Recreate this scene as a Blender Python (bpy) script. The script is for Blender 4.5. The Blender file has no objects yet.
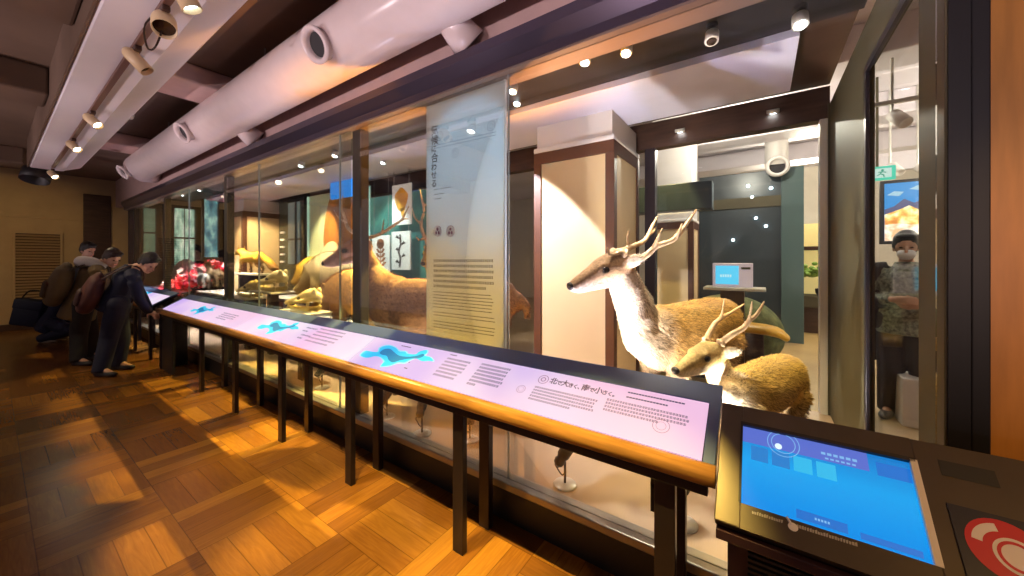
import bpy, bmesh, math, random
import numpy as np
from mathutils import Vector, Matrix

random.seed(7)
rng = np.random.default_rng(7)
SC = bpy.context.scene
COL = SC.collection
V = Vector
PI = math.pi

# ------------------------------------------------------------------ camera model (1024 x 576)
FPX, HX, HY, CAMH = 360.0, 512.0, 260.0, 1.45
AL = math.atan(248 / 360)
FW = V((-math.sin(AL), math.cos(AL), 0)); RT = V((math.cos(AL), math.sin(AL), 0)); UP = V((0, 0, 1))
EYE = V((0, 0, CAMH))

def ray(px, py): return FW + RT * ((px - HX) / FPX) - UP * ((py - HY) / FPX)
def PD(px, py, d): return EYE + ray(px, py) * d
def PY(px, py, Y): r = ray(px, py); return EYE + r * (Y / r.y)
def PX(px, py, X): r = ray(px, py); return EYE + r * (X / r.x)
def PZ(px, py, Z): r = ray(px, py); return EYE + r * ((Z - CAMH) / r.z)
def PP(px, py, o, n): r = ray(px, py); return EYE + r * ((o - EYE).dot(n) / r.dot(n))

# ------------------------------------------------------------------ tagging
def tag(o, label=None, cat=None, group=None, kind=None):
    if label: o['label'] = label
    if cat: o['category'] = cat
    if group: o['group'] = group
    if kind: o['kind'] = kind
    return o

def empty(name, loc, label=None, cat=None, group=None, kind=None, rz=0.0):
    o = bpy.data.objects.new(name, None); COL.objects.link(o)
    o.location = loc; o.rotation_euler = (0, 0, rz); o.empty_display_size = .1
    return tag(o, label, cat, group, kind)

def mtx(o):
    m = Matrix.LocRotScale(o.location, o.rotation_euler, o.scale)
    if o.parent: m = mtx(o.parent) @ o.matrix_parent_inverse @ m
    return m

def link_mesh(name, me, mats, parent=None, smooth=False):
    o = bpy.data.objects.new(name, me); COL.objects.link(o)
    for m in (mats if isinstance(mats, (list, tuple)) else [mats]): me.materials.append(m)
    if smooth: me.polygons.foreach_set('use_smooth', [True] * len(me.polygons))
    if parent is not None:
        o.parent = parent; o.matrix_parent_inverse = mtx(parent).inverted()
    elif len(me.vertices):
        co = np.empty(len(me.vertices) * 3); me.vertices.foreach_get('co', co); co = co.reshape(-1, 3)
        lo, hi = co.min(0), co.max(0)
        c = V(((lo[0] + hi[0]) / 2, (lo[1] + hi[1]) / 2, lo[2]))
        me.transform(Matrix.Translation(-c)); o.location = c
    return o

def copy_tree(o, parent=None):
    c = o.copy(); COL.objects.link(c)
    if parent is not None: c.parent = parent
    for ch in list(o.children): copy_tree(ch, c)
    return c

# ------------------------------------------------------------------ mesh builder
def frame_of(t, up):
    t = t.normalized()
    if abs(t.dot(up)) > .98: up = V((1, 0, 0)) if abs(t.x) < .9 else V((0, 1, 0))
    s = t.cross(up).normalized()
    return s, s.cross(t).normalized()

def resample(pts, rads, k):
    if k <= 1 or len(pts) < 3: return pts, rads
    P, Rr = [], []
    n = len(pts)
    for i in range(n - 1):
        p0, p1, p2, p3 = pts[max(i - 1, 0)], pts[i], pts[i + 1], pts[min(i + 2, n - 1)]
        for j in range(k):
            u = j / k
            P.append(.5 * ((2 * p1) + (p2 - p0) * u + (2 * p0 - 5 * p1 + 4 * p2 - p3) * u * u + (3 * p1 - p0 - 3 * p2 + p3) * u ** 3))
            w = u * u * (3 - 2 * u)
            a, b = rads[i], rads[i + 1]
            Rr.append((a[0] * (1 - w) + b[0] * w, a[1] * (1 - w) + b[1] * w))
    P.append(pts[-1]); Rr.append(rads[-1])
    return P, Rr

class MB:
    def __init__(s): s.bm = bmesh.new()
    def box(s, x0, x1, y0, y1, z0, z1, bev=0.0, M=None, mi=0):
        vs = [s.bm.verts.new((x, y, z)) for z in (z0, z1) for y in (y0, y1) for x in (x0, x1)]
        fs = [s.bm.faces.new([vs[i] for i in q]) for q in ((0, 2, 3, 1), (4, 5, 7, 6), (0, 1, 5, 4), (2, 6, 7, 3), (0, 4, 6, 2), (1, 3, 7, 5))]
        for f in fs: f.material_index = mi
        if M is not None: bmesh.ops.transform(s.bm, matrix=M, verts=vs)
        if bev > 0:
            es = list({e for f in fs for e in f.edges})
            bmesh.ops.bevel(s.bm, geom=es, offset=bev, segments=2, affect='EDGES', profile=.5)
        return s
    def tube(s, pts, rad, n=10, k=1, up=UP, round_ends=False, mi=0):
        pts = [V(p) for p in pts]
        if not isinstance(rad, (list, tuple)): rad = [rad] * len(pts)
        rad = [(r, r) if not isinstance(r, (list, tuple)) else r for r in rad]
        pts, rad = resample(pts, rad, k)
        if round_ends:
            t0 = (pts[0] - pts[1]).normalized(); t1 = (pts[-1] - pts[-2]).normalized()
            r0 = min(rad[0]); r1 = min(rad[-1])
            pre = [(pts[0] + t0 * r0 * a, (rad[0][0] * b, rad[0][1] * b)) for a, b in ((.96, .28), (.75, .66), (.4, .92))]
            post = [(pts[-1] + t1 * r1 * a, (rad[-1][0] * b, rad[-1][1] * b)) for a, b in ((.4, .92), (.75, .66), (.96, .28))]
            pts = [p for p, _ in pre] + pts + [p for p, _ in post]
            rad = [r for _, r in pre] + rad + [r for _, r in post]
        rings = []
        for i, p in enumerate(pts):
            t = (pts[min(i + 1, len(pts) - 1)] - pts[max(i - 1, 0)])
            a, b = frame_of(t, up)
            rings.append([s.bm.verts.new(p + a * (rad[i][0] * math.cos(2 * PI * j / n)) + b * (rad[i][1] * math.sin(2 * PI * j / n))) for j in range(n)])
        for r0, r1 in zip(rings, rings[1:]):
            for j in range(n):
                f = s.bm.faces.new((r0[j], r0[(j + 1) % n], r1[(j + 1) % n], r1[j])); f.material_index = mi
        f = s.bm.faces.new(rings[0][::-1]); f.material_index = mi
        f = s.bm.faces.new(rings[-1]); f.material_index = mi
        return s
    def lathe(s, prof, o, ax, n=20, mi=0, closed=False):
        o = V(o); ax = V(ax).normalized(); a, b = frame_of(ax, UP)
        rings = [[s.bm.verts.new(o + ax * h + (a * math.cos(2 * PI * j / n) + b * math.sin(2 * PI * j / n)) * max(r, 1e-4)) for j in range(n)] for r, h in prof]
        seq = list(zip(rings, rings[1:])) + ([(rings[-1], rings[0])] if closed else [])
        for r0, r1 in seq:
            for j in range(n):
                f = s.bm.faces.new((r0[j], r0[(j + 1) % n], r1[(j + 1) % n], r1[j])); f.material_index = mi
        if not closed:
            s.bm.faces.new(rings[0][::-1]).material_index = mi
            s.bm.faces.new(rings[-1]).material_index = mi
        return s
    def ell(s, c, r, M=None, mi=0, u=16, v=10):
        R = Matrix.Translation(V(c)) @ (M.to_4x4() if M is not None else Matrix()) @ Matrix.Diagonal((r[0], r[1], r[2], 1))
        g = bmesh.ops.create_uvsphere(s.bm, u_segments=u, v_segments=v, radius=1, matrix=R)
        for f in {f for w in g['verts'] for f in w.link_faces}: f.material_index = mi
        return s
    def prism(s, poly, ext, mi=0):
        ext = V(ext)
        a = [s.bm.verts.new(V(p)) for p in poly]; b = [s.bm.verts.new(V(p) + ext) for p in poly]
        n = len(a)
        s.bm.faces.new(a[::-1]).material_index = mi; s.bm.faces.new(b).material_index = mi
        for i in range(n): s.bm.faces.new((a[i], a[(i + 1) % n], b[(i + 1) % n], b[i])).material_index = mi
        return s
    def quad(s, *p, mi=0):
        f = s.bm.faces.new([s.bm.verts.new(V(q)) for q in p]); f.material_index = mi; return s
    def mesh(s, name, fix=True):
        if fix: bmesh.ops.recalc_face_normals(s.bm, faces=s.bm.faces)
        me = bpy.data.meshes.new(name); s.bm.to_mesh(me); s.bm.free(); return me
    def build(s, name, mats, parent=None, smooth=False, fix=True):
        return link_mesh(name, s.mesh(name, fix), mats, parent, smooth)

def evaluated(o):
    dg = bpy.context.evaluated_depsgraph_get(); dg.update()
    return bpy.data.meshes.new_from_object(o.evaluated_get(dg))

def blob(mb, voxel, iters=4, fac=.5):
    """union of everything in mb as one continuous skin"""
    me = mb.mesh('tmp')
    o = bpy.data.objects.new('tmp', me); COL.objects.link(o)
    m = o.modifiers.new('r', 'REMESH'); m.mode = 'VOXEL'; m.voxel_size = voxel; m.use_smooth_shade = True
    if iters:
        q = o.modifiers.new('s', 'SMOOTH'); q.iterations = iters; q.factor = fac
    out = evaluated(o)
    bpy.data.objects.remove(o); bpy.data.meshes.remove(me)
    return out

def text_into(mb, body, size, M, mi=0, bold=0.0):
    cu = bpy.data.curves.new('t', 'FONT'); cu.body = body; cu.size = size; cu.offset = bold
    cu.resolution_u = 2
    o = bpy.data.objects.new('t', cu); COL.objects.link(o)
    me = evaluated(o); me.transform(M)
    n0 = len(mb.bm.faces)
    mb.bm.from_mesh(me); mb.bm.faces.ensure_lookup_table()
    for f in mb.bm.faces[n0:]: f.material_index = mi
    bpy.data.objects.remove(o); bpy.data.curves.remove(cu); bpy.data.meshes.remove(me)

def basis(o, x, y):
    x = V(x).normalized(); y = V(y).normalized(); z = x.cross(y)
    M = Matrix((x, y, z)).transposed().to_4x4(); M.translation = V(o); return M

# ------------------------------------------------------------------ materials
MATS = {}
def mat(name, col, rough=.5, metal=0.0, emit=None, es=0.0, var=0.0, scale=8.0, bump=0.0, bscale=60.0, spec=.5, stretch=(1, 1, 1)):
    m = bpy.data.materials.new(name); m.use_nodes = True
    nt = m.node_tree; b = nt.nodes['Principled BSDF']
    b.inputs['Base Color'].default_value = (*col, 1); b.inputs['Roughness'].default_value = rough
    b.inputs['Metallic'].default_value = metal; b.inputs['Specular IOR Level'].default_value = spec
    if emit: b.inputs['Emission Color'].default_value = (*emit, 1); b.inputs['Emission Strength'].default_value = es
    if var or bump:
        tc = nt.nodes.new('ShaderNodeTexCoord'); mp = nt.nodes.new('ShaderNodeMapping'); mp.inputs['Scale'].default_value = stretch
        nt.links.new(tc.outputs['Object'], mp.inputs[0])
    if var:
        nz = nt.nodes.new('ShaderNodeTexNoise'); nz.inputs['Scale'].default_value = scale; nz.inputs['Detail'].default_value = 5
        nt.links.new(mp.outputs[0], nz.inputs['Vector'])
        cr = nt.nodes.new('ShaderNodeValToRGB')
        cr.color_ramp.elements[0].position = .3; cr.color_ramp.elements[1].position = .7
        cr.color_ramp.elements[0].color = (*[c * (1 - var) for c in col], 1); cr.color_ramp.elements[1].color = (*[min(1, c * (1 + var)) for c in col], 1)
        nt.links.new(nz.outputs[0], cr.inputs[0]); nt.links.new(cr.outputs[0], b.inputs['Base Color'])
    if bump:
        n2 = nt.nodes.new('ShaderNodeTexNoise'); n2.inputs['Scale'].default_value = bscale; n2.inputs['Detail'].default_value = 4
        nt.links.new(mp.outputs[0], n2.inputs['Vector'])
        bp = nt.nodes.new('ShaderNodeBump'); bp.inputs['Strength'].default_value = bump; bp.inputs['Distance'].default_value = .01
        nt.links.new(n2.outputs[0], bp.inputs['Height']); nt.links.new(bp.outputs[0], b.inputs['Normal'])
    MATS[name] = m
    return m

def glow(name, col, s):
    return mat(name, (.02, .02, .02), .4, emit=col, es=s)

def glass_mat(name, tint, refl=1.0):
    m = bpy.data.materials.new(name); m.use_nodes = True; nt = m.node_tree; nt.nodes.clear()
    out = nt.nodes.new('ShaderNodeOutputMaterial'); mx = nt.nodes.new('ShaderNodeMixShader')
    tr = nt.nodes.new('ShaderNodeBsdfTransparent'); tr.inputs[0].default_value = (*tint, 1)
    gl = nt.nodes.new('ShaderNodeBsdfGlossy'); gl.inputs['Roughness'].default_value = 0.0
    fr = nt.nodes.new('ShaderNodeFresnel'); fr.inputs[0].default_value = 1.5
    mu = nt.nodes.new('ShaderNodeMath'); mu.operation = 'MULTIPLY'; mu.inputs[1].default_value = refl
    nt.links.new(fr.outputs[0], mu.inputs[0]); nt.links.new(mu.outputs[0], mx.inputs[0])
    nt.links.new(tr.outputs[0], mx.inputs[1]); nt.links.new(gl.outputs[0], mx.inputs[2]); nt.links.new(mx.outputs[0], out.inputs[0])
    return m

def frosted_mat(name, col):
    m = bpy.data.materials.new(name); m.use_nodes = True; nt = m.node_tree; nt.nodes.clear()
    out = nt.nodes.new('ShaderNodeOutputMaterial')
    a = nt.nodes.new('ShaderNodeBsdfTranslucent'); a.inputs[0].default_value = (*col, 1)
    d = nt.nodes.new('ShaderNodeBsdfDiffuse'); d.inputs[0].default_value = (*col, 1)
    g = nt.nodes.new('ShaderNodeBsdfGlossy'); g.inputs['Roughness'].default_value = .15
    m1 = nt.nodes.new('ShaderNodeMixShader'); m1.inputs[0].default_value = .35
    m2 = nt.nodes.new('ShaderNodeMixShader'); m2.inputs[0].default_value = .05
    nt.links.new(a.outputs[0], m1.inputs[1]); nt.links.new(d.outputs[0], m1.inputs[2])
    nt.links.new(m1.outputs[0], m2.inputs[1]); nt.links.new(g.outputs[0], m2.inputs[2]); nt.links.new(m2.outputs[0], out.inputs[0])
    return m

def attr_mat(name, rough=.8, bump=.6, bscale=90, stretch=(1, 1, 1), var=.25, spec=.2):
    m = bpy.data.materials.new(name); m.use_nodes = True; nt = m.node_tree; b = nt.nodes['Principled BSDF']
    b.inputs['Roughness'].default_value = rough; b.inputs['Specular IOR Level'].default_value = spec
    at = nt.nodes.new('ShaderNodeAttribute'); at.attribute_name = 'Col'
    tc = nt.nodes.new('ShaderNodeTexCoord'); mp = nt.nodes.new('ShaderNodeMapping'); mp.inputs['Scale'].default_value = stretch
    nz = nt.nodes.new('ShaderNodeTexNoise'); nz.inputs['Scale'].default_value = bscale; nz.inputs['Detail'].default_value = 4
    nt.links.new(tc.outputs['Object'], mp.inputs[0]); nt.links.new(mp.outputs[0], nz.inputs['Vector'])
    mr = nt.nodes.new('ShaderNodeMapRange'); mr.inputs['From Min'].default_value = .3; mr.inputs['From Max'].default_value = .7
    mr.inputs['To Min'].default_value = 1 - var; mr.inputs['To Max'].default_value = 1 + var
    nt.links.new(nz.outputs[0], mr.inputs['Value'])
    mx = nt.nodes.new('ShaderNodeVectorMath'); mx.operation = 'SCALE'
    nt.links.new(at.outputs['Color'], mx.inputs[0]); nt.links.new(mr.outputs[0], mx.inputs['Scale'])
    nt.links.new(mx.outputs[0], b.inputs['Base Color'])
    if bump:
        bp = nt.nodes.new('ShaderNodeBump'); bp.inputs['Strength'].default_value = bump; bp.inputs['Distance'].default_value = .008
        nt.links.new(nz.outputs[0], bp.inputs['Height']); nt.links.new(bp.outputs[0], b.inputs['Normal'])
    return m

def paint(me, fn):
    """point colours from a function of the (n,3) coordinates"""
    n = len(me.vertices); co = np.empty(n * 3); me.vertices.foreach_get('co', co); co = co.reshape(-1, 3)
    c = np.ones((n, 4)); c[:, :3] = fn(co)
    a = me.color_attributes.new('Col', 'FLOAT_COLOR', 'POINT'); a.data.foreach_set('color', c.ravel())

def parquet(name, s=.46, planks=4):
    m = bpy.data.materials.new(name); m.use_nodes = True; nt = m.node_tree; b = nt.nodes['Principled BSDF']
    N = nt.nodes.new; L = nt.links.new
    def math_(op, a, bb=None):
        n = N('ShaderNodeMath'); n.operation = op
        for i, q in enumerate((a, bb)):
            if q is None: continue
            if isinstance(q, (int, float)): n.inputs[i].default_value = q
            else: L(q, n.inputs[i])
        return n.outputs[0]
    tc = N('ShaderNodeTexCoord'); sp = N('ShaderNodeSeparateXYZ'); L(tc.outputs['Object'], sp.inputs[0])
    u = math_('DIVIDE', sp.outputs[0], s); v = math_('DIVIDE', math_('ADD', sp.outputs[1], .02), s)
    iu = math_('FLOOR', u); iv = math_('FLOOR', v)
    par = math_('MODULO', math_('ABSOLUTE', math_('ADD', iu, iv)), 2.0)
    fu = math_('FRACT', u); fv = math_('FRACT', v)
    ac = math_('ADD', math_('MULTIPLY', fu, par), math_('MULTIPLY', fv, math_('SUBTRACT', 1.0, par)))
    al_ = math_('ADD', math_('MULTIPLY', fv, par), math_('MULTIPLY', fu, math_('SUBTRACT', 1.0, par)))
    pk = math_('MULTIPLY', ac, planks); ip = math_('FLOOR', pk); fp = math_('FRACT', pk)
    cb = N('ShaderNodeCombineXYZ'); L(iu, cb.inputs[0]); L(iv, cb.inputs[1]); L(ip, cb.inputs[2])
    wn = N('ShaderNodeTexWhiteNoise'); wn.noise_dimensions = '3D'; L(cb.outputs[0], wn.inputs['Vector'])
    cb2 = N('ShaderNodeCombineXYZ'); L(iu, cb2.inputs[0]); L(iv, cb2.inputs[1])
    wn2 = N('ShaderNodeTexWhiteNoise'); wn2.noise_dimensions = '3D'; L(cb2.outputs[0], wn2.inputs['Vector'])
    # grain, stretched along each plank
    cg = N('ShaderNodeCombineXYZ'); L(math_('ADD', math_('MULTIPLY', ac, 26.0), math_('MULTIPLY', wn.outputs['Value'], 40.0)), cg.inputs[0])
    L(math_('MULTIPLY', al_, 2.2), cg.inputs[1]); L(math_('ADD', iu, math_('MULTIPLY', iv, 3.7)), cg.inputs[2])
    gr = N('ShaderNodeTexNoise'); gr.inputs['Scale'].default_value = 1.0; gr.inputs['Detail'].default_value = 6; gr.inputs['Distortion'].default_value = 1.2
    L(cg.outputs[0], gr.inputs['Vector'])
    tone = math_('ADD', math_('ADD', math_('MULTIPLY', wn.outputs['Value'], .38), math_('MULTIPLY', wn2.outputs['Value'], .30)), math_('MULTIPLY', gr.outputs[0], .55))
    cr = N('ShaderNodeValToRGB'); e = cr.color_ramp.elements
    e[0].position = .2; e[0].color = (.11, .042, .010, 1); e[1].position = 1.05; e[1].color = (.33, .15, .022, 1)
    q = cr.color_ramp.elements.new(.62); q.color = (.20, .078, .013, 1)
    L(tone, cr.inputs[0])
    gap = math_('MINIMUM', math_('MINIMUM', fp, math_('SUBTRACT', 1.0, fp)), math_('MULTIPLY', math_('MINIMUM', al_, math_('SUBTRACT', 1.0, al_)), 4.0))
    gm = N('ShaderNodeMapRange'); gm.inputs['From Max'].default_value = .03; gm.inputs['To Min'].default_value = .45; L(gap, gm.inputs['Value'])
    mx = N('ShaderNodeVectorMath'); mx.operation = 'SCALE'; L(cr.outputs[0], mx.inputs[0]); L(gm.outputs[0], mx.inputs['Scale'])
    L(mx.outputs[0], b.inputs['Base Color'])
    b.inputs['Roughness'].default_value = .27
    bp = N('ShaderNodeBump'); bp.inputs['Strength'].default_value = .12; bp.inputs['Distance'].default_value = .004
    L(math_('ADD', gm.outputs[0], math_('MULTIPLY', gr.outputs[0], .5)), bp.inputs['Height']); L(bp.outputs[0], b.inputs['Normal'])
    return m

M_floor = parquet('parquet')
M_ceil = mat('ceiling_paint', (.15, .095, .065), .7, var=.08, scale=3)
M_ceil2 = mat('soffit_paint', (.74, .69, .74), .5, var=.04, scale=2)
M_bulk = mat('bulkhead_paint', (.62, .44, .42), .6, var=.05)
M_duct = mat('duct_paint', (.78, .68, .68), .22, var=.03)
M_wall = mat('wall_plaster', (.50, .37, .20), .8, var=.06, scale=4)
M_wood_dark = mat('dark_wood', (.06, .028, .018), .45, var=.3, scale=4, stretch=(1, 1, 8))
M_orange = mat('orange_wood', (.62, .27, .06), .42, var=.22, scale=3, stretch=(6, 6, .7))
M_steel = mat('dark_steel', (.030, .024, .034), .32, .6)
M_steelg = mat('grey_green_steel', (.10, .088, .055), .55, .0, spec=.15)
M_black = mat('matt_black', (.010, .009, .012), .5)
M_frame = mat('header_steel', (.085, .07, .105), .28, .7)
M_sill = mat('sill_metal', (.30, .28, .26), .3, .6)
M_ledge = mat('ledge_metal', (.08, .13, .30), .4, .1)
M_rail = mat('handrail_wood', (.42, .20, .055), .3, var=.25, scale=10, stretch=(.6, 8, 8))
M_deck = mat('case_deck', (.46, .34, .24), .45, var=.08, scale=2)
M_white = mat('white_paint', (.80, .76, .73), .5)
M_cream = mat('cream_panel', (.80, .62, .36), .55, var=.04, scale=3)
M_plate = mat('pale_metal', (.70, .68, .62), .3, .2)
M_lamp = mat('cream_enamel', (.72, .55, .33), .35)
M_lens = glow('lamp_lens', (.80, .93, 1.0), 22)
M_lensw = glow('lamp_lens_warm', (1.0, .86, .6), 12)
M_lensoff = mat('dark_lens', (.03, .015, .01), .2)
M_glass = glass_mat('case_glass', (.97, .985, .975), .45)
M_glass2 = glass_mat('coated_glass', (.97, .985, .975), .16)
M_text = mat('dark_print', (.09, .06, .20), .7)
M_textk = mat('black_print', (.02, .02, .025), .7)
M_frost = frosted_mat('frosted_film', (.62, .74, .82))
M_antler = mat('antler_bone', (.58, .40, .24), .5, var=.35, scale=14, bump=.4, bscale=50)
M_eye = mat('dark_eye', (.01, .006, .004), .08)
M_hoof = mat('hoof_horn', (.03, .02, .015), .4)
M_fur = attr_mat('fur_skin', .75, .7, 70)
M_furb = attr_mat('fur_strands', .55, 0, 200, var=.3, spec=.3)
M_bone = mat('skull_bone', (.82, .66, .30), .55, var=.15, scale=20)
M_skin = mat('skin', (.62, .36, .24), .5)
M_hair = mat('black_hair', (.012, .009, .008), .4, bump=.5, bscale=120, stretch=(3, 3, .5))
M_shoe = mat('shoe_rubber', (.02, .02, .025), .5)

# ------------------------------------------------------------------ lights
def look(o, tgt):
    o.rotation_euler = (V(tgt) - o.location).to_track_quat('-Z', 'Y').to_euler()
LS = 2.6
def spot(loc, tgt, e, col, ang=50, blend=.4, rad=.03):
    e *= LS
    d = bpy.data.lights.new('spot_light', 'SPOT'); d.energy = e; d.color = col; d.spot_size = math.radians(ang); d.spot_blend = blend; d.shadow_soft_size = rad
    o = bpy.data.objects.new('spot_light', d); COL.objects.link(o); o.location = loc; look(o, tgt); return o
def area(loc, tgt, e, col, sx, sy):
    d = bpy.data.lights.new('area_light', 'AREA'); d.energy = e; d.color = col; d.shape = 'RECTANGLE'; d.size = sx; d.size_y = sy
    o = bpy.data.objects.new('area_light', d); COL.objects.link(o); o.location = loc; look(o, tgt); return o

# ================================================================== THE ROOM
XL, XR = -12.6, .46          # far left wall, right end of the case
ZC = 3.32
def struct(mb, name, m, smooth=False, parent=None):
    o = mb.build(name, m, parent, smooth)
    if parent is None: o['kind'] = 'structure'
    return o

fl = MB().box(XL - .2, 3.6, -3.2, 1.66, -.1, 0); struct(fl, 'floor', M_floor)
struct(MB().box(-12, 5.2, 3.9, 12.2, -.1, 0), 'floor_back_room', mat('back_floor', (.42, .30, .16), .35, var=.15, scale=1.5))
ce = MB().box(XL - .2, 3.6, -3.2, 1.9, ZC, ZC + .1); struct(ce, 'ceiling', M_ceil)
w = MB().box(XL - .2, XL, -3.2, 3.9, 0, ZC); w.box(XL, XL + .03, -3.2, 1.19, 2.33, 2.39, .008); struct(w, 'wall_left', M_wall)
struct(MB().box(XL, XL + .05, 1.2, 1.62, 0, 2.95, .01), 'door_1', M_wood_dark)
struct(MB().box(XL, XL + .03, -3.2, 1.19, 0, .14, .008), 'baseboard_left', M_wood_dark)
struct(MB().box(.552, 3.6, 1.66, 1.76, 0, ZC), 'wall_right', M_orange)
# bulkhead above the showcase front
struct(MB().box(XL, 3.6, 1.70, 1.80, 2.70, ZC), 'wall_bulkhead', M_bulk)
# lit soffit carrying the lighting track, its end rounded off
sof = MB().prism([V((-9.4, y, z)) for y, z in ((.345, 2.92), (.365, 2.90), (.69, 2.90), (.70, 2.915), (.86, 2.985), (.88, 3.01), (.88, ZC - .002), (.345, ZC - .002))], (12.8, 0, 0)); struct(sof, 'ceiling_soffit', M_ceil2)
struct(MB().box(-9.4, 3.4, .330, .3445, 2.903, ZC - .002), 'ceiling_soffit_side', M_ceil)
# cross beams between the soffit and the left edge of the view
for i, x in enumerate((-10.6, -6.2, -3.9, -1.3)):
    struct(MB().box(x, x + .5, -3.2, .328, 3.05, ZC - .001, .02), 'ceiling_crossbeam', M_ceil)
for i, x in enumerate((-8.3, -5.0, -2.2)):
    struct(MB().box(x, x + .55, .89, 1.69, 3.14, ZC - .001, .02), 'ceiling_rib', M_bulk)
# wall grille
g0, g1 = PX(12, 231, XL), PX(63, 309, XL)
gr = empty('wall_grille', (XL, (g0.y + g1.y) / 2, g1.z), 'wide horizontal louvred vent grille set in the beige far wall', 'vent')
mb = MB(); mb.box(XL - .005, XL + .012, g0.y, g1.y, g1.z, g0.z); mb.build('backing', M_wood_dark, gr)
mb = MB()
for a, b, c, d in ((g0.y, g1.y, g0.z - .04, g0.z), (g0.y, g1.y, g1.z, g1.z + .04), (g0.y, g0.y + .04, g1.z + .04, g0.z - .04), (g1.y - .04, g1.y, g1.z + .04, g0.z - .04)): mb.box(XL + .004, XL + .035, a, b, c, d, .004)
mb.build('frame', M_wall, gr)
mb = MB(); n = 26
for i in range(n):
    z = g1.z + .05 + (g0.z - g1.z - .1) * (i + .5) / n
    mb.box(-.004, .004, g0.y + .04, g1.y - .04, -.024, .024, M=Matrix.Translation((XL + .024, 0, z)) @ Matrix.Rotation(math.radians(-35), 4, 'Y'))
mb.build('slats', mat('grille_paint', (.34, .23, .11), .5), gr)

# ------------------------------------------------------------------ ventilation duct with its nozzles
DY, DZ, DR = 1.40, 2.955, .20
duct = empty('ventilation_duct', (-4, DY, DZ), 'long round pale lilac air duct with nozzles running under the ceiling', 'duct')
mb = MB(); mb.tube([(-8.85, DY + .22, DZ + .06), (-8.6, DY + .1, DZ + .02), (-8.3, DY, DZ), (-3, DY, DZ), (3.3, DY, DZ)], DR, 40)
mb.build('pipe', M_duct, duct, True)
for x in (-7.4, -5.85, -4.3, -2.8, -1.2, .3):
    mb = MB(); mb.tube([(x, DY, DZ), (x + .001, DY, DZ)], DR + .006, 40)
ndir = V((.15, -.86, -.5)).normalized()
for px, py in ((318, 46), (183, 130), (122, 165)):
    r = ray(px, py)
    # where that sight line meets the duct skin
    t = None
    for k in range(100, 1500):
        p = EYE + r * (k * .01)
        if (p.y - DY) ** 2 + (p.z - DZ) ** 2 <= (DR + .02) ** 2: t = p; break
    if t is None: continue
    nd = V((.12, t.y - DY, t.z - DZ)).normalized()
    nd = V((.12, -.85, -.5)).normalized()
    c = V((t.x, DY, DZ)) + nd * (DR - .03)
    mb = MB(); mb.lathe([(.09, 0), (.09, .06), (.108, .075), (.112, .09), (.102, .1), (.084, .095), (.074, .07), (.07, .02), (.07, 0)], c, nd, 28, closed=True)
    nz = mb.build('nozzle', M_duct, duct, True)
    MB().lathe([(.072, .056), (.0, .057)], c, nd, 28).build('opening', M_black, nz)
# angled cone diffusers on the far side of the duct
for x in (-4.6, -1.55):
    MB().lathe([(.07, .1), (.11, .34)], (x, DY, DZ), (.3, .62, -.55), 24).build('diffuser', M_duct, duct, True)
for x in (-6.6, -3.6, -.8):
    MB().tube([(x, DY - .02, DZ + DR - .01), (x, DY - .02, ZC)], .008, 8).build('hanger', M_sill, duct)

# ------------------------------------------------------------------ lighting track and its spots
TY, TZ = .56, 2.90
track = MB().box(-9.0, .9, TY - .018, TY + .018, TZ - .028, TZ + .001, .003).build('lighting_track', mat('track_brown', (.14, .065, .045), .4))
tag(track, 'thin brown lighting track fixed along the pale ceiling soffit', 'track')
def track_spot(x, aim, lens, label, length=.17, r=.05, m=M_lamp, e=0, col=(1, .8, .5)):
    length *= .74; r *= .74
    root = empty('track_spotlight', (x, TY, TZ - .028), label, 'spotlight', 'spotlights on the ceiling track')
    MB().box(x - .05, x + .05, TY - .018, TY + .018, TZ - .06, TZ - .028, .006).build('adapter', M_wood_dark, root)
    a = V(aim).normalized()
    c = V((x, TY, TZ - .115))
    MB().tube([(x, TY, TZ - .06), c + V((0, 0, .02))], .012, 10).build('stem', m, root)
    mb = MB(); o = c - a * length * .45
    mb.lathe([(r * .55, -.02), (r * .9, 0), (r, .02), (r, length), (r * .93, length), (r * .9, length - .03), (.0, length - .03)], o, a, 22)
    h = mb.build('housing', m, root, True)
    MB().lathe([(r * .88, length - .028), (0.0, length - .02)], o, a, 22).build('lens', lens, h)
    if e: spot(o + a * (length + .02), o + a * 3, e, col, 55, .5)
    return root
def tx(px, py): return PZ(px, py, TZ - .13).x
track_spot(tx(197, 4), (.1, .35, -.8), M_lens, 'lit spotlight with blue white glare, nearest on the ceiling track', .17, .06, e=14, col=(.85, .8, 1))
t2 = track_spot(tx(166, 27), (.55, -.1, -.75), M_lensoff, 'unlit cream bell spotlight with dark open mouth and looped cable', .15, .075)
xx = tx(166, 27)
MB().tube([(xx - .03, TY - .02, TZ - .05), (xx - .1, TY - .06, TZ - .12), (xx - .1, TY - .05, TZ - .24), (xx - .03, TY - .03, TZ - .25), (xx, TY, TZ - .12)], .005, 6, 6).build('cable', M_lensoff, t2)
track_spot(tx(137, 63), (.35, .55, -.75), M_lensoff, 'plain cream cylinder spotlight, third along the ceiling track and unlit', .2, .055)
track_spot(tx(91, 122), (.55, .35, -.55), M_lensw, 'yellowish lit cylinder spotlight in the middle of the track', .2, .055, e=14)
track_spot(tx(70, 147), (.6, .3, -.5), M_lensw, 'lit cylinder spotlight second from the far end of the track', .2, .055, e=10)
track_spot(tx(49, 175), (.6, .25, -.5), M_lensw, 'small lit spotlight at the very far end of the track', .2, .055, e=10)
p = PZ(38, 182, 2.72)
mb = MB(); mb.lathe([(.0, 0), (.14, 0), (.16, .02), (.16, .2), (.15, .2), (.14, .04), (0, .04)], p + V((0, 0, .2)), (.35, -.2, -1), 26)
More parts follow.
